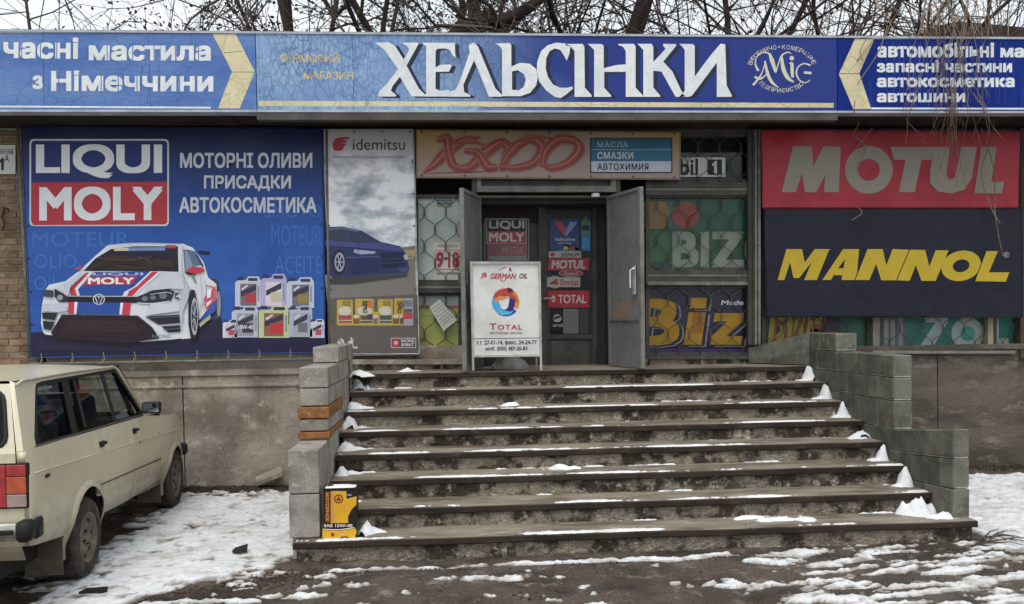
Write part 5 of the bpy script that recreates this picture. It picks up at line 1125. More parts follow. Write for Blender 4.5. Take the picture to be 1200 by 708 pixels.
# crumpled bag behind it
b = MB(); q0 = atY(596, 428, 9.75); q0.z = 1.262
def bag(u, v):
    a = 2*math.pi*u; e = v*math.pi/2; r_ = math.cos(e)**.6; x = .19*r_*math.cos(a); y = .10*r_*math.sin(a); z = .17*math.sin(e)
    k = 1+.28*fbm(x*4+3, y*4+z*3, 2.2); return q0+Vector((x*k, y*k, z*k))
b.grid(bag, 28, 12); tag(b.build('plastic_bag', M('bag_film', '#a8a6a0', '#8d8a84', None, s=9, s2=40, fine=.1, rough=.35, bump=.8, bs=20, dist=.01), None, False), 'crumpled whitish plastic bag on the landing behind the pavement sign', 'bag')

# ------------------------------------------------------------------ oil can on the lowest step
ca = atZ(380, 632, .163); cb_ = atZ(418, 632, .163); CY0 = 6.84
xa, xb = atY(378.5, 600, CY0).x, atY(418.5, 600, CY0).x; za_, zb2 = atY(398, 632, CY0).z, atY(398, 572, CY0).z; za_ = .164
can = empty('oil_can', ((xa+xb)/2, CY0+.07, .163), 'yellow and black oil can standing on the bottom step beside the left parapet', 'oil can')
def rbox_ring(x0, x1, y0, y1, r, n=5):
    o = []
    for cx, cy, a0_ in ((x1-r, y0+r, -90), (x1-r, y1-r, 0), (x0+r, y1-r, 90), (x0+r, y0+r, 180)):
        for k in range(n+1): a = R(a0_+k*90/n); o.append((cx+r*math.cos(a), cy+r*math.sin(a)))
    return o
rg = rbox_ring(xa, xb, CY0, CY0+.15, .03); b = MB(); N = len(rg)
for z, s in ((za_, 1.), (za_+.006, 1.02), (za_+.012, 1.), (zb2-.012, 1.), (zb2-.006, 1.025), (zb2, 1.02), (zb2, .96), (zb2-.008, .95)):
    cxm, cym = (xa+xb)/2, CY0+.075; b.v += [(cxm+(x-cxm)*s, cym+(y-cym)*s, z) for x, y in rg]
for k in range(7):
    for j in range(N): b.f.append((k*N+j, k*N+(j+1) % N, (k+1)*N+(j+1) % N, (k+1)*N+j))
b.f += [tuple(range(N))[::-1], tuple(7*N+j for j in range(N))]
b.build('can_body', M('can_black', '#26221f', rough=.35, s2=20, fine=.1, bump=.05), can)
b = MB(); b.tube([Vector((xa+.05, CY0+.07, zb2-.008)), Vector((xa+.05, CY0+.07, zb2+.02))], .022, 14); b.build('cap', M('can_cap', '#3a3330', rough=.4, fine=.05, bump=0), can)
tag(mk('snow_on_can', *(lambda b: (b.v, b.f))(MB().grid(lambda u, v: ((xa+.012+(xb-xa-.024)*u), CY0+.012+.126*v, zb2-.004+.016*math.sin(math.pi*u)**.4*math.sin(math.pi*v)**.4+.003*fbm(u*3, v*3, 3)), 18, 10)), SNOW, None, True), 'thin pad of snow on top of the oil can', kind='stuff')
C_ = lambda q: [(370+x/8.85, 560+y/8.85) for x, y in q]
p = Print(CY0, base=.0012)
yl = '#d9a32c'
p.poly(C_([(155, 138), (318, 138), (320, 220), (425, 190), (420, 280), (370, 330), (335, 400), (335, 470), (155, 470)]), yl); p.poly(C_([(158, 140), (190, 140), (190, 460), (158, 460)]), '#c98f52'); p.poly(C_([(100, 150), (145, 150), (145, 462), (100, 462)]), '#7a2c22'); p.text('МОТОРНОЕ', *C_([(-30, 285)])[0], *C_([(270, 320)])[0], '#d0903c', .03, rot=math.pi/2)
p.poly(C_([(68, 540), (250, 548), (410, 520), (425, 560), (400, 630), (250, 645), (70, 635)]), yl); p.text('SAE 15W-40', *C_([(85, 480)])[0], *C_([(380, 512)])[0], '#d8d2c6', .04); p.ell(*C_([(237, 218)])[0], 5.2, 5.2, '#7a2c22', .76); p.poly(C_([(237, 190), (262, 235), (212, 235)]), '#7a2c22'); p.box(*C_([(325, 168)])[0], *C_([(375, 188)])[0], '#5a5aa0'); p.text('4L', *C_([(330, 170)])[0], *C_([(370, 186)])[0], '#c9c9d6', .02)
p.poly(C_([(240, 642), (270, 612), (320, 608), (360, 632), (330, 645)]), '#3a1f2c'); p.ell(*C_([(175, 590)])[0], 2, 2, '#7a3a20'); p.stroke(C_([(70, 532), (240, 538), (400, 515)]), 1, '#d8d2c6'); p.box(*C_([(255, 575)])[0], *C_([(300, 600)])[0], '#d8b07a'); p.build('label', can)

# ------------------------------------------------------------------ parked estate car
TH = R(2.4)
CP = Vector((-2.6, 6.44, 0))-Vector((math.cos(TH), math.sin(TH), 0))*.80
car = empty('parked_car', CP, 'cream boxy estate car with muddy wheels parked nose-in beside the shop wall', 'car', rz=TH)
def car_paint():
    m = M('cream_paint', '#cbc2a7', '#c3ba9f', '#b8af95', s=1.6, s2=30, fine=.05, rough=.30, bump=.04, bs=30, spec=.5)
    n = m.node_tree.nodes; l = m.node_tree.links; b = n['Principled BSDF']; src = b.inputs['Base Color'].links[0].from_socket
    b.inputs['Coat Weight'].default_value = .35; b.inputs['Coat Roughness'].default_value = .12
    g = n.new('ShaderNodeTexCoord'); s = n.new('ShaderNodeSeparateXYZ'); l.new(g.outputs['Object'], s.inputs[0])
    t = n.new('ShaderNodeTexNoise'); t.inputs['Scale'].default_value = 7; t.inputs['Detail'].default_value = 9; t.inputs['Roughness'].default_value = .7; l.new(g.outputs['Object'], t.inputs['Vector'])
    a = n.new('ShaderNodeMath'); a.operation = 'MULTIPLY_ADD'; a.inputs[1].default_value = -.32; l.new(t.outputs[0], a.inputs[0]); l.new(s.outputs[2], a.inputs[2])
    r = n.new('ShaderNodeMapRange'); r.inputs[1].default_value = .52; r.inputs[2].default_value = .16; r.inputs[3].default_value = 0.; r.inputs[4].default_value = .85; l.new(a.outputs[0], r.inputs[0])
    x = n.new('ShaderNodeMixRGB'); l.new(r.outputs[0], x.inputs[0]); l.new(src, x.inputs[1]); x.inputs[2].default_value = rgb('#6a5f50')+(1,); l.new(x.outputs[0], b.inputs['Base Color'])
    rr = n.new('ShaderNodeMapRange'); rr.inputs[3].default_value = .30; rr.inputs[4].default_value = .8; l.new(r.outputs[0], rr.inputs[0]); l.new(rr.outputs[0], b.inputs['Roughness'])
    return m
PAINT = car_paint()
RUB = M('rubber_black', '#1d1c1b', '#262422', None, s2=30, fine=.15, rough=.6, bump=.1)
TYRE = M('tyre_dirty', '#2e2a27', '#4a423a', '#3b352f', s=9, s2=40, fine=.25, rough=.9, bump=.4, bs=60)
RIM = M('rim_dirty', '#6f675c', '#584f45', '#80786c', s=8, s2=50, fine=.25, rough=.7, bump=.2)
CHR = M('dull_chrome', '#b5b2ab', '#8f8b83', None, s=6, s2=40, fine=.15, rough=.3, metal=.8, bump=.05)
INT = M('seat_cloth', '#2f2d2b', '#3a3734', None, s2=30, fine=.2, bump=.2)
GL = glass('car_glass', '#c6cdca', .35)
UND = M('underbody', '#1c1917', s2=30, fine=.3, bump=.3)
def interp(x, tab):
    if x <= tab[0][0]: return tab[0][1]
    for (a, b_), (c, d) in zip(tab, tab[1:]):
        if x <= c: return b_+(d-b_)*(x-a)/(c-a)
    return tab[-1][1]
BELT = [(-.80, 1.045), (1.64, 1.012), (1.75, .995), (2.65, .895), (3.0, .865), (3.22, .83)]
BOT = [(-.80, .46), (-.2, .385), (.5, .375), (2.1, .31), (2.9, .30), (3.22, .34)]
CRS = [(-.80, .90), (2.6, .765), (3.2, .75)]
ARC = [(.15, .305, .345), (2.56, .275, .335)]
def XS(y, z):
    w_ = .80; zc = interp(y, CRS)
    if z > zc: w_ -= (z-zc)*.13+.004
    if z < .47: w_ -= (.47-z)*.30
    if .50 < z < .54: w_ += .004
    w_ += .008*math.sin((z-.3)/.75*math.pi)
    if y < -.72: t = (-.72-y)/.08; w_ -= .016*t*t
    if y > 2.5: t = (y-2.5)/.72; w_ -= .13*t*t
    return w_
def side_panel(y0, y1, s, name, mat, cell=.022):
    b = MB(); ny = max(2, round((y1-y0)/cell)); nz = 30; V = {}
    P = {}
    for i in range(ny+1):
        y = y0+(y1-y0)*i/ny
        for j in range(nz+1):
            zb, zt2 = interp(y, BOT), interp(y, BELT); z = zb+(zt2-zb)*j/nz; yy, zz = y, z
            ins = False
            for cy, cz, Rr_ in ARC:
                d = math.hypot(y-cy, z-cz)
                if d < Rr_-.013: ins = True
                if abs(d-Rr_) < .0135 and d > 0: yy, zz = cy+(y-cy)*Rr_/d, cz+(z-cz)*Rr_/d
            P[i, j] = (yy, zz, ins)
    for i in range(ny):
        for j in range(nz):
            q = [P[i, j], P[i+1, j], P[i+1, j+1], P[i, j+1]]
            if any(t[2] for t in q): continue
            f = []
            for k, (a, c) in zip(q, ((i, j), (i+1, j), (i+1, j+1), (i, j+1))):
                if (a, c) not in V: V[a, c] = len(b.v); b.v.append((s*XS(k[0], k[1]), k[0], k[1]))
                f.append(V[a, c])
            b.f.append(tuple(f) if s > 0 else tuple(f[::-1]))
    # returned edges at the door shuts
    for ii in ((0, ny)):
        for j in range(nz):
            if (ii, j) in V and (ii, j+1) in V:
                a, c = V[ii, j], V[ii, j+1]; k = len(b.v); b.v += [(b.v[a][0]-s*.03, b.v[a][1], b.v[a][2]), (b.v[c][0]-s*.03, b.v[c][1], b.v[c][2])]; b.f.append((a, c, k+1, k))
    return b.build(name, mat, car, True, local=True)
def gx(z): return .768-.30*max(0, z-1.03)      # greenhouse lean
def gh(poly_, mat, name, s, off=0., holes=(), parent=None, th=0.):
    loops = [[Vector((y, z, 0)) for y, z in l] for l in (poly_,)+tuple(holes)]; tri = tessellate_polygon(loops); flat = [p for l in loops for p in l]
    v = [(s*(gx(p.y)+off), p.x, p.y) for p in flat]; f = [tuple(t) for t in tri]
    return mk(name, v, f, mat, parent or car, local=True)
band = [(-.605, 1.040), (-.585, 1.10), (-.33, 1.395), (-.29, 1.424), (-.2, 1.432), (1.27, 1.438), (1.33, 1.425), (1.36, 1.39), (1.655, 1.015), (1.63, 1.006)]
gls = [[(-.565, 1.062), (-.325, 1.375), (-.29, 1.40), (.115, 1.408), (.0, 1.055)], [(.105, 1.052), (.225, 1.404), (.26, 1.412), (.88, 1.414), (.90, 1.395), (.86, 1.040)], [(.935, 1.040), (1.005, 1.395), (1.02, 1.410), (1.25, 1.408), (1.285, 1.395), (1.585, 1.030)]]
outer = [(-.80, 1.036), (-.60, 1.43), (-.585, 1.452), (1.33, 1.455), (1.42, 1.40), (1.74, .99), (1.64, .998)]
for s in (1, -1):
    side_panel(-.80, .396, s, 'rear_quarter', PAINT)
    d1 = side_panel(.404, 1.216, s, 'rear_door', PAINT); d2 = side_panel(1.224, 2.016, s, 'front_door', PAINT); side_panel(2.024, 3.22, s, 'front_wing', PAINT)
    for d_, yy in ((d1, .50), (d2, 1.32)):
        b = MB(); x0 = XS(yy, .905)
        b.box(min(s*(x0-.002), s*(x0+.006)), yy-.05, .885, max(s*(x0-.002), s*(x0+.006)), yy+.05, .93)
        b.box(min(s*(x0+.012), s*(x0+.030)), yy-.045, .905, max(s*(x0+.012), s*(x0+.030)), yy+.045, .926, .003); b.box(min(s*x0, s*(x0+.02)), yy-.045, .905, max(s*x0, s*(x0+.02)), yy-.02, .925); b.box(min(s*x0, s*(x0+.02)), yy+.02, .905, max(s*x0, s*(x0+.02)), yy+.045, .925)
        hd = b.build('handle', RUB, d_, local=True)
    b = MB(); x0 = XS(1.42, .80); b.ring([(.011, 0), (.011, .004), (0, .004)], (s*x0, 1.40, .80), 'x', 12); b.build('lock', RUB, d2, local=True)
    b = MB(); pts = [(s*(XS(.42+1.6*i/20, .60)+.003), .42+1.6*i/20, .615-.05*i/20) for i in range(21)]; b.tube(pts, .0055, 6); b.build('side_moulding', M('moulding', '#5c5344', '#4a4236', None, s=8, s2=40, fine=.2, rough=.6, bump=.1), car, local=True)
    b = MB(); pts = [(s*(XS(y, interp(y, CRS))+.0), y, interp(y, CRS)) for y in [-.74+3.7*i/30 for i in range(31)]]; b.tube(pts, .0045, 6); b.build('crease', PAINT, car, True, local=True)
    for cy, cz, r_ in ARC:      # rolled wheel-arch lips
        b = MB(); n = 26; prof = [(-.004, .012), (.0, .022), (.014, .020), (.035, .006), (.045, -.002)]
        for i in range(n+1):
            a = R(-14+208*i/n)
            for dr_, dx in prof: 
                yy, zz = cy+(r_+dr_)*math.cos(a), cz+(r_+dr_)*math.sin(a); b.v.append((s*(XS(yy, max(zz, .30))+dx), yy, zz))
        k = len(prof)
        for i in range(n):
            for j in range(k-1): q = i*k+j; b.f.append((q, q+k, q+k+1, q+1))
        b.build('arch_lip', PAINT, car, True, local=True)
        b = MB(); n = 24
        for i in range(n+1):
            a = R(-20+220*i/n); yy, zz = cy+(r_+.004)*math.cos(a), cz+(r_+.004)*math.sin(a); b.v += [(s*.79, yy, zz), (s*.42, yy, zz)]
        for i in range(n): b.f.append((2*i, 2*i+1, 2*i+3, 2*i+2))
        b.v.append((s*.44, cy, cz)); c0 = len(b.v)-1
        for i in range(n): b.f.append((2*i+1, 2*i+3, c0))
        b.build('wheel_well', UND, car, local=True)
    gh(outer, PAINT, 'cabin_side', s, 0., (band,)); gh(band, RUB, 'window_trim', s, .003, gls)
    for g_ in gls: gh(g_, GL, 'side_window', s, -.010)
    b = MB(); b.tube([(s*(gx(z)+.002), y, z) for y, z in ((.262, 1.062), (.345, 1.40))], .013, 6); b.tube([(s*(gx(1.05)+.006), y, interp(y, [(-.6, 1.043), (1.64, 1.008)])) for y in (-.62, .4, 1.2, 1.64)], .008, 6)
    b.build('window_bar', RUB, car, local=True)
    b = MB(); b.tube([(s*(gx(1.455)+.008), -.60, 1.435), (s*(gx(1.46)+.010), -.50, 1.458), (s*(gx(1.46)+.010), .4, 1.466), (s*(gx(1.46)+.010), 1.25, 1.458), (s*(gx(1.44)+.008), 1.36, 1.43), (s*(gx(1.02)+.0), 1.69, 1.03)], .010, 6); b.build('roof_gutter', PAINT, car, True, local=True)
    for ys, zlo in ((.40, .62), (1.22, .37), (2.02, .34)):
        MB().tube([(s*(XS(ys, zz)-.004), ys, zz) for zz in [zlo+(interp(ys, BELT)-zlo)*i/14 for i in range(15)]], .0055, 5).build('door_seam', UND, car, local=True)
    MB().tube([(s*(gx(1.05)+.010), y, interp(y, [(-.6, 1.050), (1.64, 1.016)])) for y in (-.62, .4, 1.2, 1.64)], .0035, 5).build('belt_trim', CHR, car, local=True)
    # tail lamp, three colours
    def bx3(b, x0, y0, z0, x1, y1, z1, c=0): return b.box(min(s*x0, s*x1), y0, z0, max(s*x0, s*x1), y1, z1, c)
    lm = bx3(MB(), .43, -.815, .695, .792, -.775, .972, .006).build('tail_lamp', M('lamp_seal', '#2a1a18', fine=.1), car, local=True)
    LR = M('lens_red', '#a83438', '#93282c', None, s=12, fine=.1, rough=.2, bump=.3, bs=60, spec=.6); LO = M('lens_orange', '#b85838', '#a4492c', None, s=12, fine=.1, rough=.2, bump=.3, bs=60, spec=.6); LWh = M('lens_clear', '#a8918a', '#94807a', None, s=12, fine=.1, rough=.2, bump=.3, bs=60, spec=.6)
    for q, m_ in (((.44, .705, .668, .962), LR), ((.671, .893, .784, .962), LR), ((.671, .785, .784, .890), LO), ((.671, .705, .784, .782), LWh)): bx3(MB(), q[0], -.826, q[1], q[2], -.81, q[3], .004).build('lens', m_, lm, local=True)
    bx3(MB(), .806, -.59, .840, .815, -.53, .862, .002).build('side_badge', RUB, car, local=True)
    if s > 0: mk('window_label', [(gx(1.375)-.014, -.14, 1.372), (gx(1.375)-.014, -.03, 1.376), (gx(1.395)-.014, -.03, 1.396), (gx(1.395)-.014, -.14, 1.392)], [(0, 1, 2, 3)], WHITEP, car, local=True)
    # rear mud flap and mirror
    bx3(MB(), .53, -.262, .13, .775, -.25, .40, .003).build('mud_flap', M('mud_flap', '#4b443b', '#5c5347', None, s=8, s2=40, fine=.3, bump=.3), car, local=True)
    bx3(MB(), .55, 2.16, .13, .76, 2.17, .34, .003).build('mud_flap', _mats['mud_flap'], car, local=True)
    mr = bx3(MB(), .80, 1.50, 1.035, .955, 1.55, 1.135, .012).build('wing_mirror', RUB, car, local=True)
    bx3(MB(), .815, 1.494, 1.048, .942, 1.499, 1.122).build('mirror_glass', M('mirror', '#c9cdd0', rough=.05, metal=1., fine=0, bump=0), mr, local=True)
    b = MB(); b.tube([(s*.74, 1.545, 1.03), (s*.84, 1.535, 1.07)], .012, 6); b.build('mirror_arm', RUB, mr, local=True)
    # wheels
    for cy, cz in ((.15, .288), (2.574, .288)):
        ty = MB(); ty.ring([(.175, .085), (.20, .094), (.235, .096), (.262, .088), (.280, .070), (.288, .045), (.288, -.045), (.280, -.07), (.24, -.09), (.17, -.08)], (0, 0, 0), 'x', 44)
        if s < 0: ty.v = [(-x, y, z) for x, y, z in ty.v]
        tw = ty.build('wheel', TYRE, car, True, local=True); tw.location = (s*.715, cy, cz)
        tr = MB()
        for i in range(44):
            a = 2*math.pi*i/44
            for dx in (-.05, 0.0, .05):
                tr.v += [(dx-.02, .2895*math.cos(a), .2895*math.sin(a)), (dx+.02, .2895*math.cos(a+.03), .2895*math.sin(a+.03)), (dx+.02, .2895*math.cos(a+.10), .2895*math.sin(a+.10)), (dx-.02, .2895*math.cos(a+.07), .2895*math.sin(a+.07))]; k = len(tr.v); tr.f.append((k-4, k-3, k-2, k-1))
        tr.build('tread', TYRE, tw, local=True)
        rm = MB(); rm.ring([(.178, .088), (.168, .090), (.160, .07), (.150, .045), (.128, .045), (.10, .070), (.075, .072), (.06, .060), (.045, .062), (.040, .085), (.0, .088)], (0, 0, 0), 'x', 36)
        if s < 0: rm.v = [(-x, y, z) for x, y, z in rm.v]
        rm.build('rim', RIM, tw, True, local=True)
        hl = MB()
        for i in range(8):
            a = 2*math.pi*i/8; c_ = Vector((s*.0595, .138*math.cos(a), .138*math.sin(a)))
            hl.ring([(.016, .0), (.0, .0)], c_, 'x', 10)
        for i in range(4):
            a = 2*math.pi*i/4+.4; hl.ring([(.009, .0), (.009, .012), (0, .012)], (.07*s, .052*math.cos(a), .052*math.sin(a)), 'x', 6)
        hl.build('rim_holes', UND, tw, local=True)
# dark backing inside the door gaps, floor and inner shell
b = MB(); b.box(-.62, -.74, .26, .62, 3.05, .44)
for s in (1, -1): b.box(min(s*.735, s*.765), .53, .34, max(s*.735, s*.765), 2.18, .98); b.box(min(s*.70, s*.745), -.7, .67, max(s*.70, s*.745), .53, .98)
b.build('underbody', UND, car, local=True)
b = MB(); b.box(-.7, -.72, .66, .7, 1.9, .70); b.build('cabin_floor', INT, car, local=True)
def seat(x, y, nm='seat'):
    b = MB(); b.box(x-.24, y, .68, x+.24, y+.5, .84, .04)
    i = len(b.v); b.cbox(x-.23, y-.08, .80, x+.23, y+.05, 1.26, .04); b.v[i:] = [(a, c-(z-.8)*.3, z) for a, c, z in b.v[i:]]
    i = len(b.v); b.cbox(x-.12, y-.02, 1.27, x+.12, y+.05, 1.40, .025); b.v[i:] = [(a, c-(z-.8)*.3, z) for a, c, z in b.v[i:]]
    b.build(nm, INT, car, local=True)
seat(-.34, 1.15); seat(.34, 1.15)
b = MB(); b.box(-.66, .18, .68, .66, .7, .86, .04); i = len(b.v); b.cbox(-.66, .02, .8, .66, .16, 1.16, .04); b.v[i:] = [(a, c-(z-.8)*.25, z) for a, c, z in b.v[i:]]; b.build('rear_bench', INT, car, local=True)
b = MB(); b.box(-.7, 1.62, .8, .7, 1.95, 1.0, .03); b.build('dashboard', INT, car, local=True)
b = MB(); cc = Vector((-.34, 1.50, 1.0)); b.tube([cc+Vector((.18*math.cos(a), .06*math.sin(a), .17*math.sin(a))) for a in [2*math.pi*i/24 for i in range(25)]], .013, 6); b.tube([cc, cc+Vector((0, .2, -.08))], .02, 6); b.box(cc.x-.16, cc.y-.01, cc.z-.015, cc.x+.16, cc.y+.01, cc.z+.015); b.build('steering_wheel', RUB, car, True, local=True)
# roof
b = MB()
def roofz(x, y): 
    t = abs(x)/.648; u = (y+.60)/1.97
    return 1.462+.05*(1-t**2.4)*(1-abs(2*u-1)**3.2)-.02*max(0, u-.9)*10*.3
b.grid(lambda u, v: ((-.648+1.296*u), -.60+1.97*v, roofz(-.648+1.296*u, -.60+1.97*v)), 30, 40); b.build('roof', PAINT, car, True, local=True)
b = MB(); b.box(-.62, -.55, 1.43, .62, 1.3, 1.438); b.build('headlining', INT, car, local=True)
# bonnet, front, windscreen
b = MB(); b.grid(lambda u, v: ((2*u-1)*(XS(1.72+1.46*v, .9)-.006), 1.72+1.46*v, interp(1.72+1.46*v, BELT)+.022*(1-(2*u-1)**2)+.004), 20, 30); b.build('bonnet', PAINT, car, True, local=True)
b = MB(); b.grid(lambda u, v: ((2*u-1)*.66, 3.20+.02*math.sin(v*math.pi), .40+.44*v), 10, 6); b.build('front_panel', PAINT, car, True, local=True)
b = MB(); b.box(-.36, 3.215, .58, .36, 3.235, .78); b.build('radiator_grille', RUB, car, local=True)
b = MB(); b.box(-.74, 3.24, .42, .74, 3.32, .54, .02); b.build('front_bumper', RUB, car, True, local=True)
for s in (1, -1): b = MB(); b.ring([(.085, 0), (.08, .02), (.05, .03), (0, .034)], (s*.52, 3.22, .69), 'y', 24); b.build('headlight', CHR, car, True, local=True)
wsf = [(-.66, 1.70, 1.02), (.66, 1.70, 1.02), (.60, 1.375, 1.445), (-.60, 1.375, 1.445)]
b = MB(); b.quad(*wsf); b.build('windscreen', GL, car, local=True)
b = MB()
for i in range(4): b.bar(wsf[i], wsf[(i+1) % 4], .035)
b.bar((-.74, 1.73, 1.0), (-.625, 1.37, 1.45), .05); b.bar((.74, 1.73, 1.0), (.625, 1.37, 1.45), .05); b.build('windscreen_trim', RUB, car, local=True)
# rear: lower panel, tailgate, bumper
def ry(z): return -.80+max(0, z-1.03)*.47
b = MB(); b.grid(lambda u, v: ((2*u-1)*(XS(-.80, .46+.24*v)-.002), -.80, .46+.235*v), 12, 4); b.box(.727, -.802, .97, .775, -.76, 1.036); b.box(-.775, -.802, .97, -.727, -.76, 1.036); b.grid(lambda u, v: ((2*u-1)*.74, -.80+.06*v, .46-.10*v), 8, 2)
b.build('rear_panel', PAINT, car, True, local=True)
for s in (1, -1):
    v = [(s*.727, -.80, 1.03), (s*(gx(1.03)), -.80, 1.03), (s*gx(1.45), ry(1.45)-.0, 1.452), (s*.615, ry(1.45), 1.465)]; mk('rear_pillar', v+[(x, y+.06, z) for x, y, z in v], [(0, 1, 2, 3), (7, 6, 5, 4), (0, 4, 5, 1), (1, 5, 6, 2), (3, 7, 4, 0)], PAINT, car, local=True)
tg = MB()
def TG(x, z): return (x*(1-.16*max(0, z-1.03)/.43*.9), ry(z)-.006, z)
W_ = [(-.722, 1.03), (-.722, .70), (.722, .70), (.722, 1.03), (.72, 1.44), (-.72, 1.44)]; Hh = [(-.665, 1.085), (.665, 1.085), (.665, 1.395), (-.665, 1.395)]; Hh = [(sx*(.615+.06*math.cos(R(a))), sz+.06*math.sin(R(a))) for sx, sz, rg in ((1, 1.13, (-90, -60, -30, 0)), (1, 1.34, (0, 30, 60, 90)), (-1, 1.34, (90, 60, 30, 0)), (-1, 1.13, (0, -30, -60, -90))) for a in rg]
loops = [[Vector((a, c, 0)) for a, c in l] for l in ([(-.722, .70), (.722, .70), (.722, 1.03), (-.722, 1.03)],)]
v = [TG(a, c) for a, c in W_[1:3]+[W_[3], W_[0]]]; f = [(0, 1, 2, 3)]
up = [(-.722, 1.03), (.722, 1.03), (.72, 1.445), (-.72, 1.445)]; l2 = [[Vector((a, c, 0)) for a, c in up], [Vector((a, c, 0)) for a, c in Hh]]
tri = tessellate_polygon(l2); fl_ = [TG(p.x, p.y) for l in l2 for p in l]; k = len(v); v += fl_; f += [tuple(k+i for i in t) for t in tri]
tgo = mk('tailgate', v, f, PAINT, car, local=True)
b = MB(); H2 = [Vector(TG(a, c)) for a, c in Hh]; b.tube(H2+[H2[0]], .014, 8); b.build('window_seal', RUB, tgo, True, local=True)
mk('rear_window', [Vector(TG(a, c))+Vector((0, .006, 0)) for a, c in Hh], [tuple(range(16))], GL, tgo, local=True)
b = MB(); b.box(-.20, -.835, .80, .20, -.812, .82, .004); b.build('tailgate_handle', RUB, tgo, local=True)
b = MB(); b.box(-.25, -.815, .70, .25, -.808, .79); b.build('number_plate', WHITEP, tgo, local=True)
b = MB(); b.box(-.76, -.905, .515, .76, -.855, .625, .015); b.build('rear_bumper', CHR, car, True, local=True)
b = MB(); b.box(-.74, -.915, .555, .74, -.90, .585, .004); b.build('bumper_strip', RUB, car, local=True)
for s in (1, -1):
    b = MB(); b.box(min(s*.745, s*.835), -.918, .505, max(s*.745, s*.835), -.80, .632, .022); b.box(min(s*.808, s*.838), -.81, .50, max(s*.808, s*.838), -.70, .63, .014); b.build('bumper_corner', RUB, car, True, local=True)
    b = MB(); b.box(min(s*.45, s*.5), -.87, .5, max(s*.45, s*.5), -.78, .56); b.build('bumper_bracket', UND, car, local=True)

# ------------------------------------------------------------------ bare trees behind the shop
def tree(px, Y, h, r0, seed, label, lean=(0, 0), clumps=0, spread=1., fork=None, twiggy=1., first=.42, group='bare trees behind the shop'):
    rnd = random.Random(seed); base = atY(px, 60, Y); base.z = -.05
    t = empty('bare_tree', base, label, 'tree', group)
    tr, tw, lv = MB(), MB(), MB()
    def rv(): return Vector((rnd.gauss(0, 1), rnd.gauss(0, 1), rnd.gauss(0, 1)))
    queue = [(Vector(base), Vector((lean[0], lean[1], 1)).normalized(), h*.45, r0, 0)]; cnt = 0
    while queue and cnt < 1150*twiggy:
        p, d, L, r, lvl = queue.pop(0)
        if L < .16 or r < .0024: continue
        if (p.z > 10.5 or p.z < 3) and lvl > 3 and rnd.random() < .6: continue
        n = 4 if lvl < 2 else 3; pts = [p]; rs = [r]; q = p.copy(); dd = d.copy()
        for i in range(n):
            dd = (dd+rv()*(.07 if lvl == 0 else .16)+Vector((0, 0, .03 if lvl < 3 else -.02))).normalized()
            if q.y < 13.5: dd.y = abs(dd.y)
            q = q+dd*(L/n); pts.append(q.copy()); rs.append(r*(1-.38*(i+1)/n))
        (tr if lvl < 3 else tw).tube(pts, [x_*(1 if lvl < 1 else (.62 if lvl < 3 else .75)) for x_ in rs], 8 if lvl < 2 else (5 if lvl < 3 else 3), False); cnt += 1
        for i in range((5 if lvl < 1 else 3) if lvl < 5 else 1):
            a = rnd.uniform(first if lvl == 0 else .25, .95)*n; k = int(min(a, n-1)); pp = pts[k].lerp(pts[k+1], a-k); sd = (dd.cross(rv()).normalized()*1.0+dd*rnd.uniform(.3, .8)+Vector((0, 0, .15))).normalized()
            queue.append((pp, sd, L*rnd.uniform(.42, .68), rs[k]*rnd.uniform(.35, .55), lvl+1+(rnd.random() < .3)))
        for i in range((2 if lvl == 0 else 3) if lvl < 2 else (3 if lvl < 6 else 2)):
            sd = (dd+dd.cross(rv()).normalized()*rnd.uniform(.3, .75)*spread).normalized(); queue.append((q, sd, L*rnd.uniform(.62, .82), r*.60*rnd.uniform(.75, 1.05), lvl+1))
        if clumps and lvl >= 3:
            for i in range(clumps):
                c = q+rv()*.12; a = rv().normalized(); b_ = a.cross(rv()).normalized(); s_ = rnd.uniform(.03, .07); lv.quad(c-a*s_, c-b_*s_*.6, c+a*s_, c+b_*s_*.6)
    tr.build('trunk', BARK, t, True)
    tw.build('crown', TWIG, t, True)
    if lv.v: lv.build('dry_leaves', M('dry_leaves', '#3d3129', '#4e3d30', None, s=4, s2=9, fine=.3, bump=0, rough=.8), t)
    return t
tree(500, 17.5, 16, .36, 3, 'bare tree with the thickest straight trunk, behind the letter at the middle of the sign', first=.3)
tree(400, 19, 13, .42, 5, 'stout brown-trunked tree above the straw lettering of the sign', clumps=3, first=.35)
tree(438, 22, 15, .20, 8, 'slender dark tree right beside the stout brown-trunked one', lean=(.18, 0))
tree(772, 18, 15, .34, 11, 'thick shaggy trunked tree above the right-hand big letters', clumps=1, first=.3)
tree(838, 20, 14, .24, 14, 'upright bare tree right of the shaggy trunk', lean=(.05, 0))
tree(65, 20, 13, .16, 17, 'spreading fine-twigged tree at the far left', twiggy=1.2)
tree(335, 20, 13, .17, 21, 'bushy tree with many dry leaves above the left arrow', clumps=6, twiggy=1.2)
tree(640, 21, 13, .15, 25, 'thin tree with dry leaves behind the middle letters', clumps=5)
tree(990, 20, 13, .20, 31, 'dark forked tree above the right-hand arrow', lean=(.10, 0), first=.3)
tree(1012, 21.5, 13, .20, 33, 'straight dark tree just right of the forked one', lean=(-.05, 0))
tree(930, 23, 13, .15, 35, 'thin bare tree above the round emblem')
tree(1085, 22, 14, .14, 37, 'slim many-stemmed tree left of the dark red roof', twiggy=1.2)
tree(1145, 18, 14, .12, 39, 'slim tree standing before the dark red roof', first=.3)
tree(1200, 19, 14, .15, 41, 'bare tree at the right edge of the view')
tree(570, 25, 14, .15, 45, 'far thin tree behind the heavy slanting limb', clumps=2)
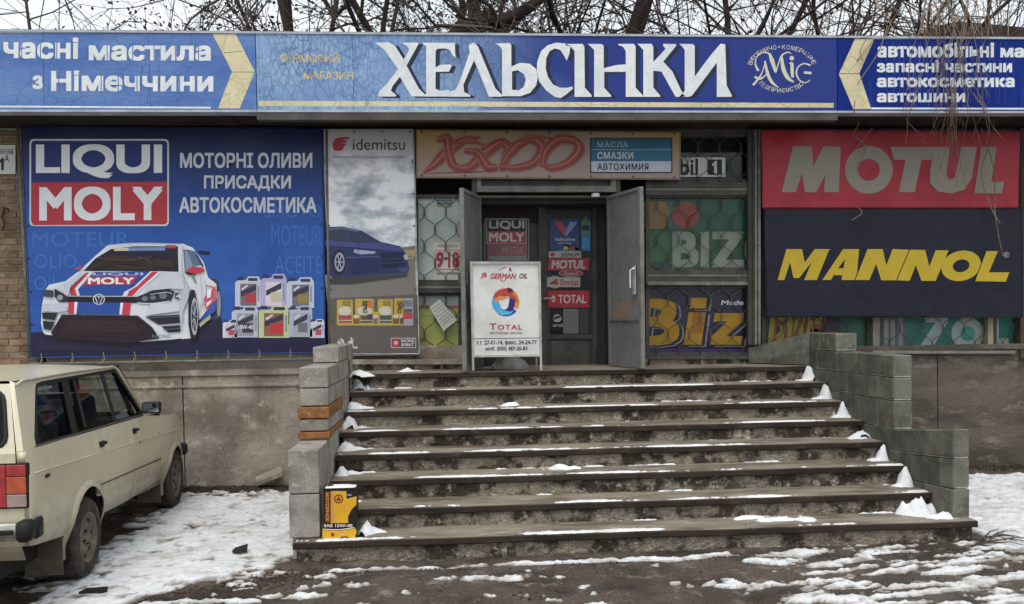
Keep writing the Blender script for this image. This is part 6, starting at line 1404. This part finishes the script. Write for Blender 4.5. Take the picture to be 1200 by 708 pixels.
# heavy cut limb crossing to the right (belongs to a tree whose trunk is low behind the roof)
t = empty('leaning_tree', (atY(528, 60, 16).x-.9, 16, -.05), 'old tree with one heavy dark limb slanting up to the right', 'tree', 'bare trees behind the shop')
b = MB(); pts = [Vector((t.location.x, 16, -.05)), Vector((t.location.x+.05, 16, 3.0)), Vector((t.location.x+.3, 16, 5.6))]+[atY(x, y, 16) for x, y in ((528, 50), (558, 30), (590, 24), (618, 10), (640, -8), (668, -40), (700, -90))]
cp = cr(pts, 4); b.tube(cp, [.26-.21*(i/(len(cp)-1))**.7 for i in range(len(cp))], 12)
b.tube([atY(556, 33, 16), atY(562, 20, 16.1), atY(577, 12, 16.1)], [.12, .10, .07], 8); b.build('limb', BARK, t, True)
b = MB(); rnd = random.Random(5)
for i in range(46):
    k = rnd.randrange(14, len(cp)-1); p0 = cp[k]; d = Vector((rnd.gauss(0, .6), rnd.gauss(0, .5), rnd.gauss(.3, .7))).normalized(); pts2 = [p0]; q = p0.copy()
    for j in range(6): d = (d+Vector((rnd.gauss(0, .25), rnd.gauss(0, .25), rnd.gauss(0, .25)))).normalized(); q = q+d*.22; pts2.append(q.copy())
    b.tube(pts2, [.014, .012, .010, .008, .006, .004, .003], 4, False)
    for j in range(5):
        p1 = pts2[rnd.randrange(1, 6)]; d2 = Vector((rnd.gauss(0, 1), rnd.gauss(0, 1), rnd.gauss(0, 1))).normalized(); b.tube([p1, p1+d2*.2, p1+d2*.35+Vector((0, 0, .08))], [.005, .004, .002], 3, False)
b.build('twigs', TWIG, t, True)
# dark red roof beyond, right
q0 = atY(1096, 36, 27); q1 = atY(1330, 52, 27)
hs_ = empty('neighbour_shed', ((q0.x+q1.x)/2, 29, 0), 'dark red roofed building glimpsed behind the trees at the right', 'building')
b = MB(); b.box(q0.x+.2, 27.3, 0, q1.x+8, 33, q0.z-.9); b.build('wall', M('shed_wall', '#4d3a34', '#3a2c28', None, s=2, fine=.3), hs_)
v = [(q0.x, 27, q0.z-.9), (q1.x+9, 27, q0.z-1.2), (q1.x+9, 30, q0.z-.1), (q0.x+2.2, 30, q0.z+.75), (q0.x+.0, 27, q0.z+.2)]
q2 = atY(1125, 25, 27); q3 = atY(1210, 33, 27)
v = [(q0.x, 27, q0.z-1.0), (q3.x+9, 27, q0.z-1.2), (q3.x+9, 27, q3.z-.5), (q3.x, 27, q3.z), (q2.x, 27, q2.z), (q0.x, 27, q0.z+.15)]
mk('roof', v+[(x+.1, 33, z+.02) for x, y, z in v], [(0, 1, 2, 3, 4, 5), (11, 10, 9, 8, 7, 6)]+[(i, i+6, (i+1) % 6+6, (i+1) % 6) for i in range(6)], M('shed_roof', '#3f2a28', '#302322', None, s=2, fine=.3, bump=.3), hs_)

# ------------------------------------------------------------------ dry creeper over the right-hand sign
VN = M('creeper_stem', '#8a7768', '#6c5a4e', '#a08c7a', s=5, s2=20, fine=.2, bump=0)
cv = empty('dry_creeper', (atY(1110, 130, 9.2).x, 9.3, 3.9), 'bare dry creeper stems hanging over the sign and the red banner', 'creeper')
rnd = random.Random(12); b = MB()
def strand(px, py, dx, n, st, Y, r, dep=0):
    x, y = px, py; pts = []; d = dx
    for i in range(n):
        pts.append(atY(x, y, Y+rnd.uniform(-.02, .02))); d += rnd.gauss(0, .22); d *= .93; x += d*st*.5; y += st*rnd.uniform(.7, 1.15)
        if y > 133 and Y < 9.8: Y = min(Y+.06, 9.86)
        if dep < 2 and rnd.random() < .17: strand(x, y, d+rnd.choice((-1, 1))*rnd.uniform(.6, 1.3), max(3, int((n-i)*.5)), st*.85, Y, r*.65, dep+1)
    if len(pts) > 1: b.tube(pts, [.75*r*(1-.7*i/len(pts)) for i in range(len(pts))], 4, False)
for i in range(17):
    x = rnd.gauss(1122, 24); strand(x, rnd.uniform(-15, 20), rnd.gauss(0, .25)+(1122-x)*.004, rnd.randrange(12, 24), 9, 9.22, rnd.uniform(.005, .009))
for i in range(15):
    x = rnd.gauss(1118, 16); strand(x, 100+rnd.uniform(-10, 15), (x-1118)*.03+rnd.gauss(0, .2), rnd.randrange(7, 15), 9, 9.22, .006)
for q in ([(1040, 30), (1030, 60), (1012, 88), (1004, 100)], [(1018, 42), (1008, 60), (1012, 72)], [(1024, 46), (1004, 72), (1016, 60), (1022, 48)], [(1002, 118), (1001, 135), (1006, 146), (1000, 158), (1014, 172), (1004, 200)], [(1022, 150), (1008, 168), (1000, 178)], [(1004, 242), (1010, 250), (998, 258)], [(1165, 160), (1150, 200), (1160, 240), (1172, 262)], [(1150, 150), (1165, 200), (1166, 250), (1175, 300)]):
    b.tube([atY(x, y, 9.22 if y < 134 else 9.84) for x, y in [(p.x, p.y) for p in cr([(a, c, 0) for a, c in q], 4)]], .006, 4, False)
tag(b.build('stems', VN, cv, True), kind='stuff')
b = MB()
for i in range(26):
    x = rnd.gauss(1115, 42); a = atY(x, 42, 9.25); d = Vector((rnd.gauss(0, .4), rnd.uniform(.0, .5), 1)).normalized(); pts = [a]; q = a.copy()
    for j in range(6): d = (d+Vector((rnd.gauss(0, .2), rnd.gauss(0, .1), 0))).normalized(); q = q+d*.2; pts.append(q.copy())
    b.tube(pts, [.0045-.0005*j for j in range(7)], 4, False)
tag(b.build('shoots', VN, cv, True), kind='stuff')

# ------------------------------------------------------------------ litter and rubble on the ground
def rock(x, y, r, label, mat=CONC, sx=1, sz=.5, seed=1, rot=0.):
    b = MB(); rg = random.Random(seed)
    b.grid(lambda u, v: (x+r*sx*math.cos(2*math.pi*u+rot)*math.sin(math.pi*v)*(1+.3*fbm(u*6 % 6, v*3+seed, 1)), y+r*math.sin(2*math.pi*u+rot)*math.sin(math.pi*v)*(1+.2*fbm(seed, u*4 % 4, 1)), gz(x, y)+.3*r*sz+r*sz*math.cos(math.pi*v)), 10, 6)
    tag(b.build('rubble', mat, None), label, 'rubble')
q = atZ(322, 566, 0)
b = MB(); x, y = q.x, 10.0; v = [(x-.13, y-.14, .03), (x+.15, y-.10, .13), (x+.10, y+.05, .17), (x-.16, y+.02, .07)]; mk_ = mk('broken_slab', v+[(a, c, z+.045) for a, c, z in v], [(3, 2, 1, 0), (4, 5, 6, 7), (0, 1, 5, 4), (1, 2, 6, 5), (2, 3, 7, 6), (3, 0, 4, 7)], CONC)
tag(mk_, 'broken concrete slab piece propped against the wall left of the stairs', 'rubble')
q = atZ(281, 650, 0); v = [(q.x-.05, q.y-.03, .02), (q.x+.06, q.y-.02, .025), (q.x+.05, q.y+.06, .05), (q.x-.04, q.y+.03, .03)]
tag(mk('brick_shard', v+[(a, c, z+.02) for a, c, z in v], [(3, 2, 1, 0), (4, 5, 6, 7), (0, 1, 5, 4), (1, 2, 6, 5), (2, 3, 7, 6), (3, 0, 4, 7)], RUB), 'small dark shard lying in the snow left of the stairs', 'shard')
q = atZ(105, 696, 0); v = [(q.x-.06, q.y-.03, .012), (q.x+.12, q.y-.02, .012), (q.x+.10, q.y+.06, .018), (q.x-.04, q.y+.05, .014)]
tag(mk('flat_board', v+[(a, c, z+.012) for a, c, z in v], [(3, 2, 1, 0), (4, 5, 6, 7), (0, 1, 5, 4), (1, 2, 6, 5), (2, 3, 7, 6), (3, 0, 4, 7)], RUB), 'flat dark scrap on the ground in front of the rear wheel', 'scrap')
# dirt clods and grit: dark patches breaking up the snow
rnd = random.Random(3); b = MB()
def clod(x, y, r):
    i = len(b.v); n = 5; h = r*rnd.uniform(.5, .9); z = gz(x, y)-.004
    for j in range(n): a = 2*math.pi*j/n+rnd.uniform(-.4, .4); rr = r*rnd.uniform(.7, 1.25); b.v.append((x+rr*math.cos(a), y+rr*math.sin(a), z))
    for j in range(n): a = 2*math.pi*j/n+rnd.uniform(-.4, .4); rr = r*rnd.uniform(.4, .8); b.v.append((x+rr*math.cos(a), y+rr*math.sin(a), z+h))
    for j in range(n): k = (j+1) % n; b.f.append((i+j, i+k, i+n+k, i+n+j))
    b.f.append(tuple(i+n+j for j in range(n)))
for _ in range(5500):
    z_ = rnd.random()
    if z_ < .30: x, y = rnd.uniform(-3.2, -1.25), 10.06-abs(rnd.gauss(0, .14)); r = rnd.uniform(.006, .03)
    elif z_ < .42: x, y = rnd.uniform(4.2, 6.9), 10.05-abs(rnd.gauss(0, .16)); r = rnd.uniform(.006, .03)
    elif z_ < .62: t_ = rnd.random(); x, y = -2.1+1.1*t_+rnd.gauss(0, .12), 5.75+.8*t_+rnd.gauss(0, .10); r = rnd.uniform(.004, .016)
    elif z_ < .70: x, y = rnd.uniform(-1.1, 4.2), 6.56-abs(rnd.gauss(0, .06)); r = rnd.uniform(.004, .014)
    else: x, y = rnd.uniform(-2.6, 5.2), rnd.uniform(5.3, 6.6); r = rnd.uniform(.0025, .006)*(1+2.0*max(0, fbm(x, y, 2.5)))
    if y > 6.6 and -1.2 < x < 4.15: continue
    clod(x, y, r)
tag(b.build('grit', M('dirt_clods', '#40362d', '#2d251e', '#5a4d41', s=6, s2=40, fine=.3, bump=.3)), 'dark clods and grit scattered over the yard', kind='stuff')
b = MB(); rnd = random.Random(8); q = Vector((4.3, 6.72, .015))
for i in range(9):
    d = Vector((rnd.uniform(.3, 1), rnd.gauss(0, .6), rnd.uniform(-.05, .12))).normalized(); p0 = q+Vector((rnd.uniform(-.15, .1), rnd.uniform(-.1, .1), 0)); b.tube([p0, p0+d*.12+Vector((0, 0, .02)), p0+d*.26], [.008, .005, .003], 4, False)
tag(b.build('fallen_twigs', TWIG, None, True), 'few fallen twigs beside the right end of the bottom step', 'twigs')
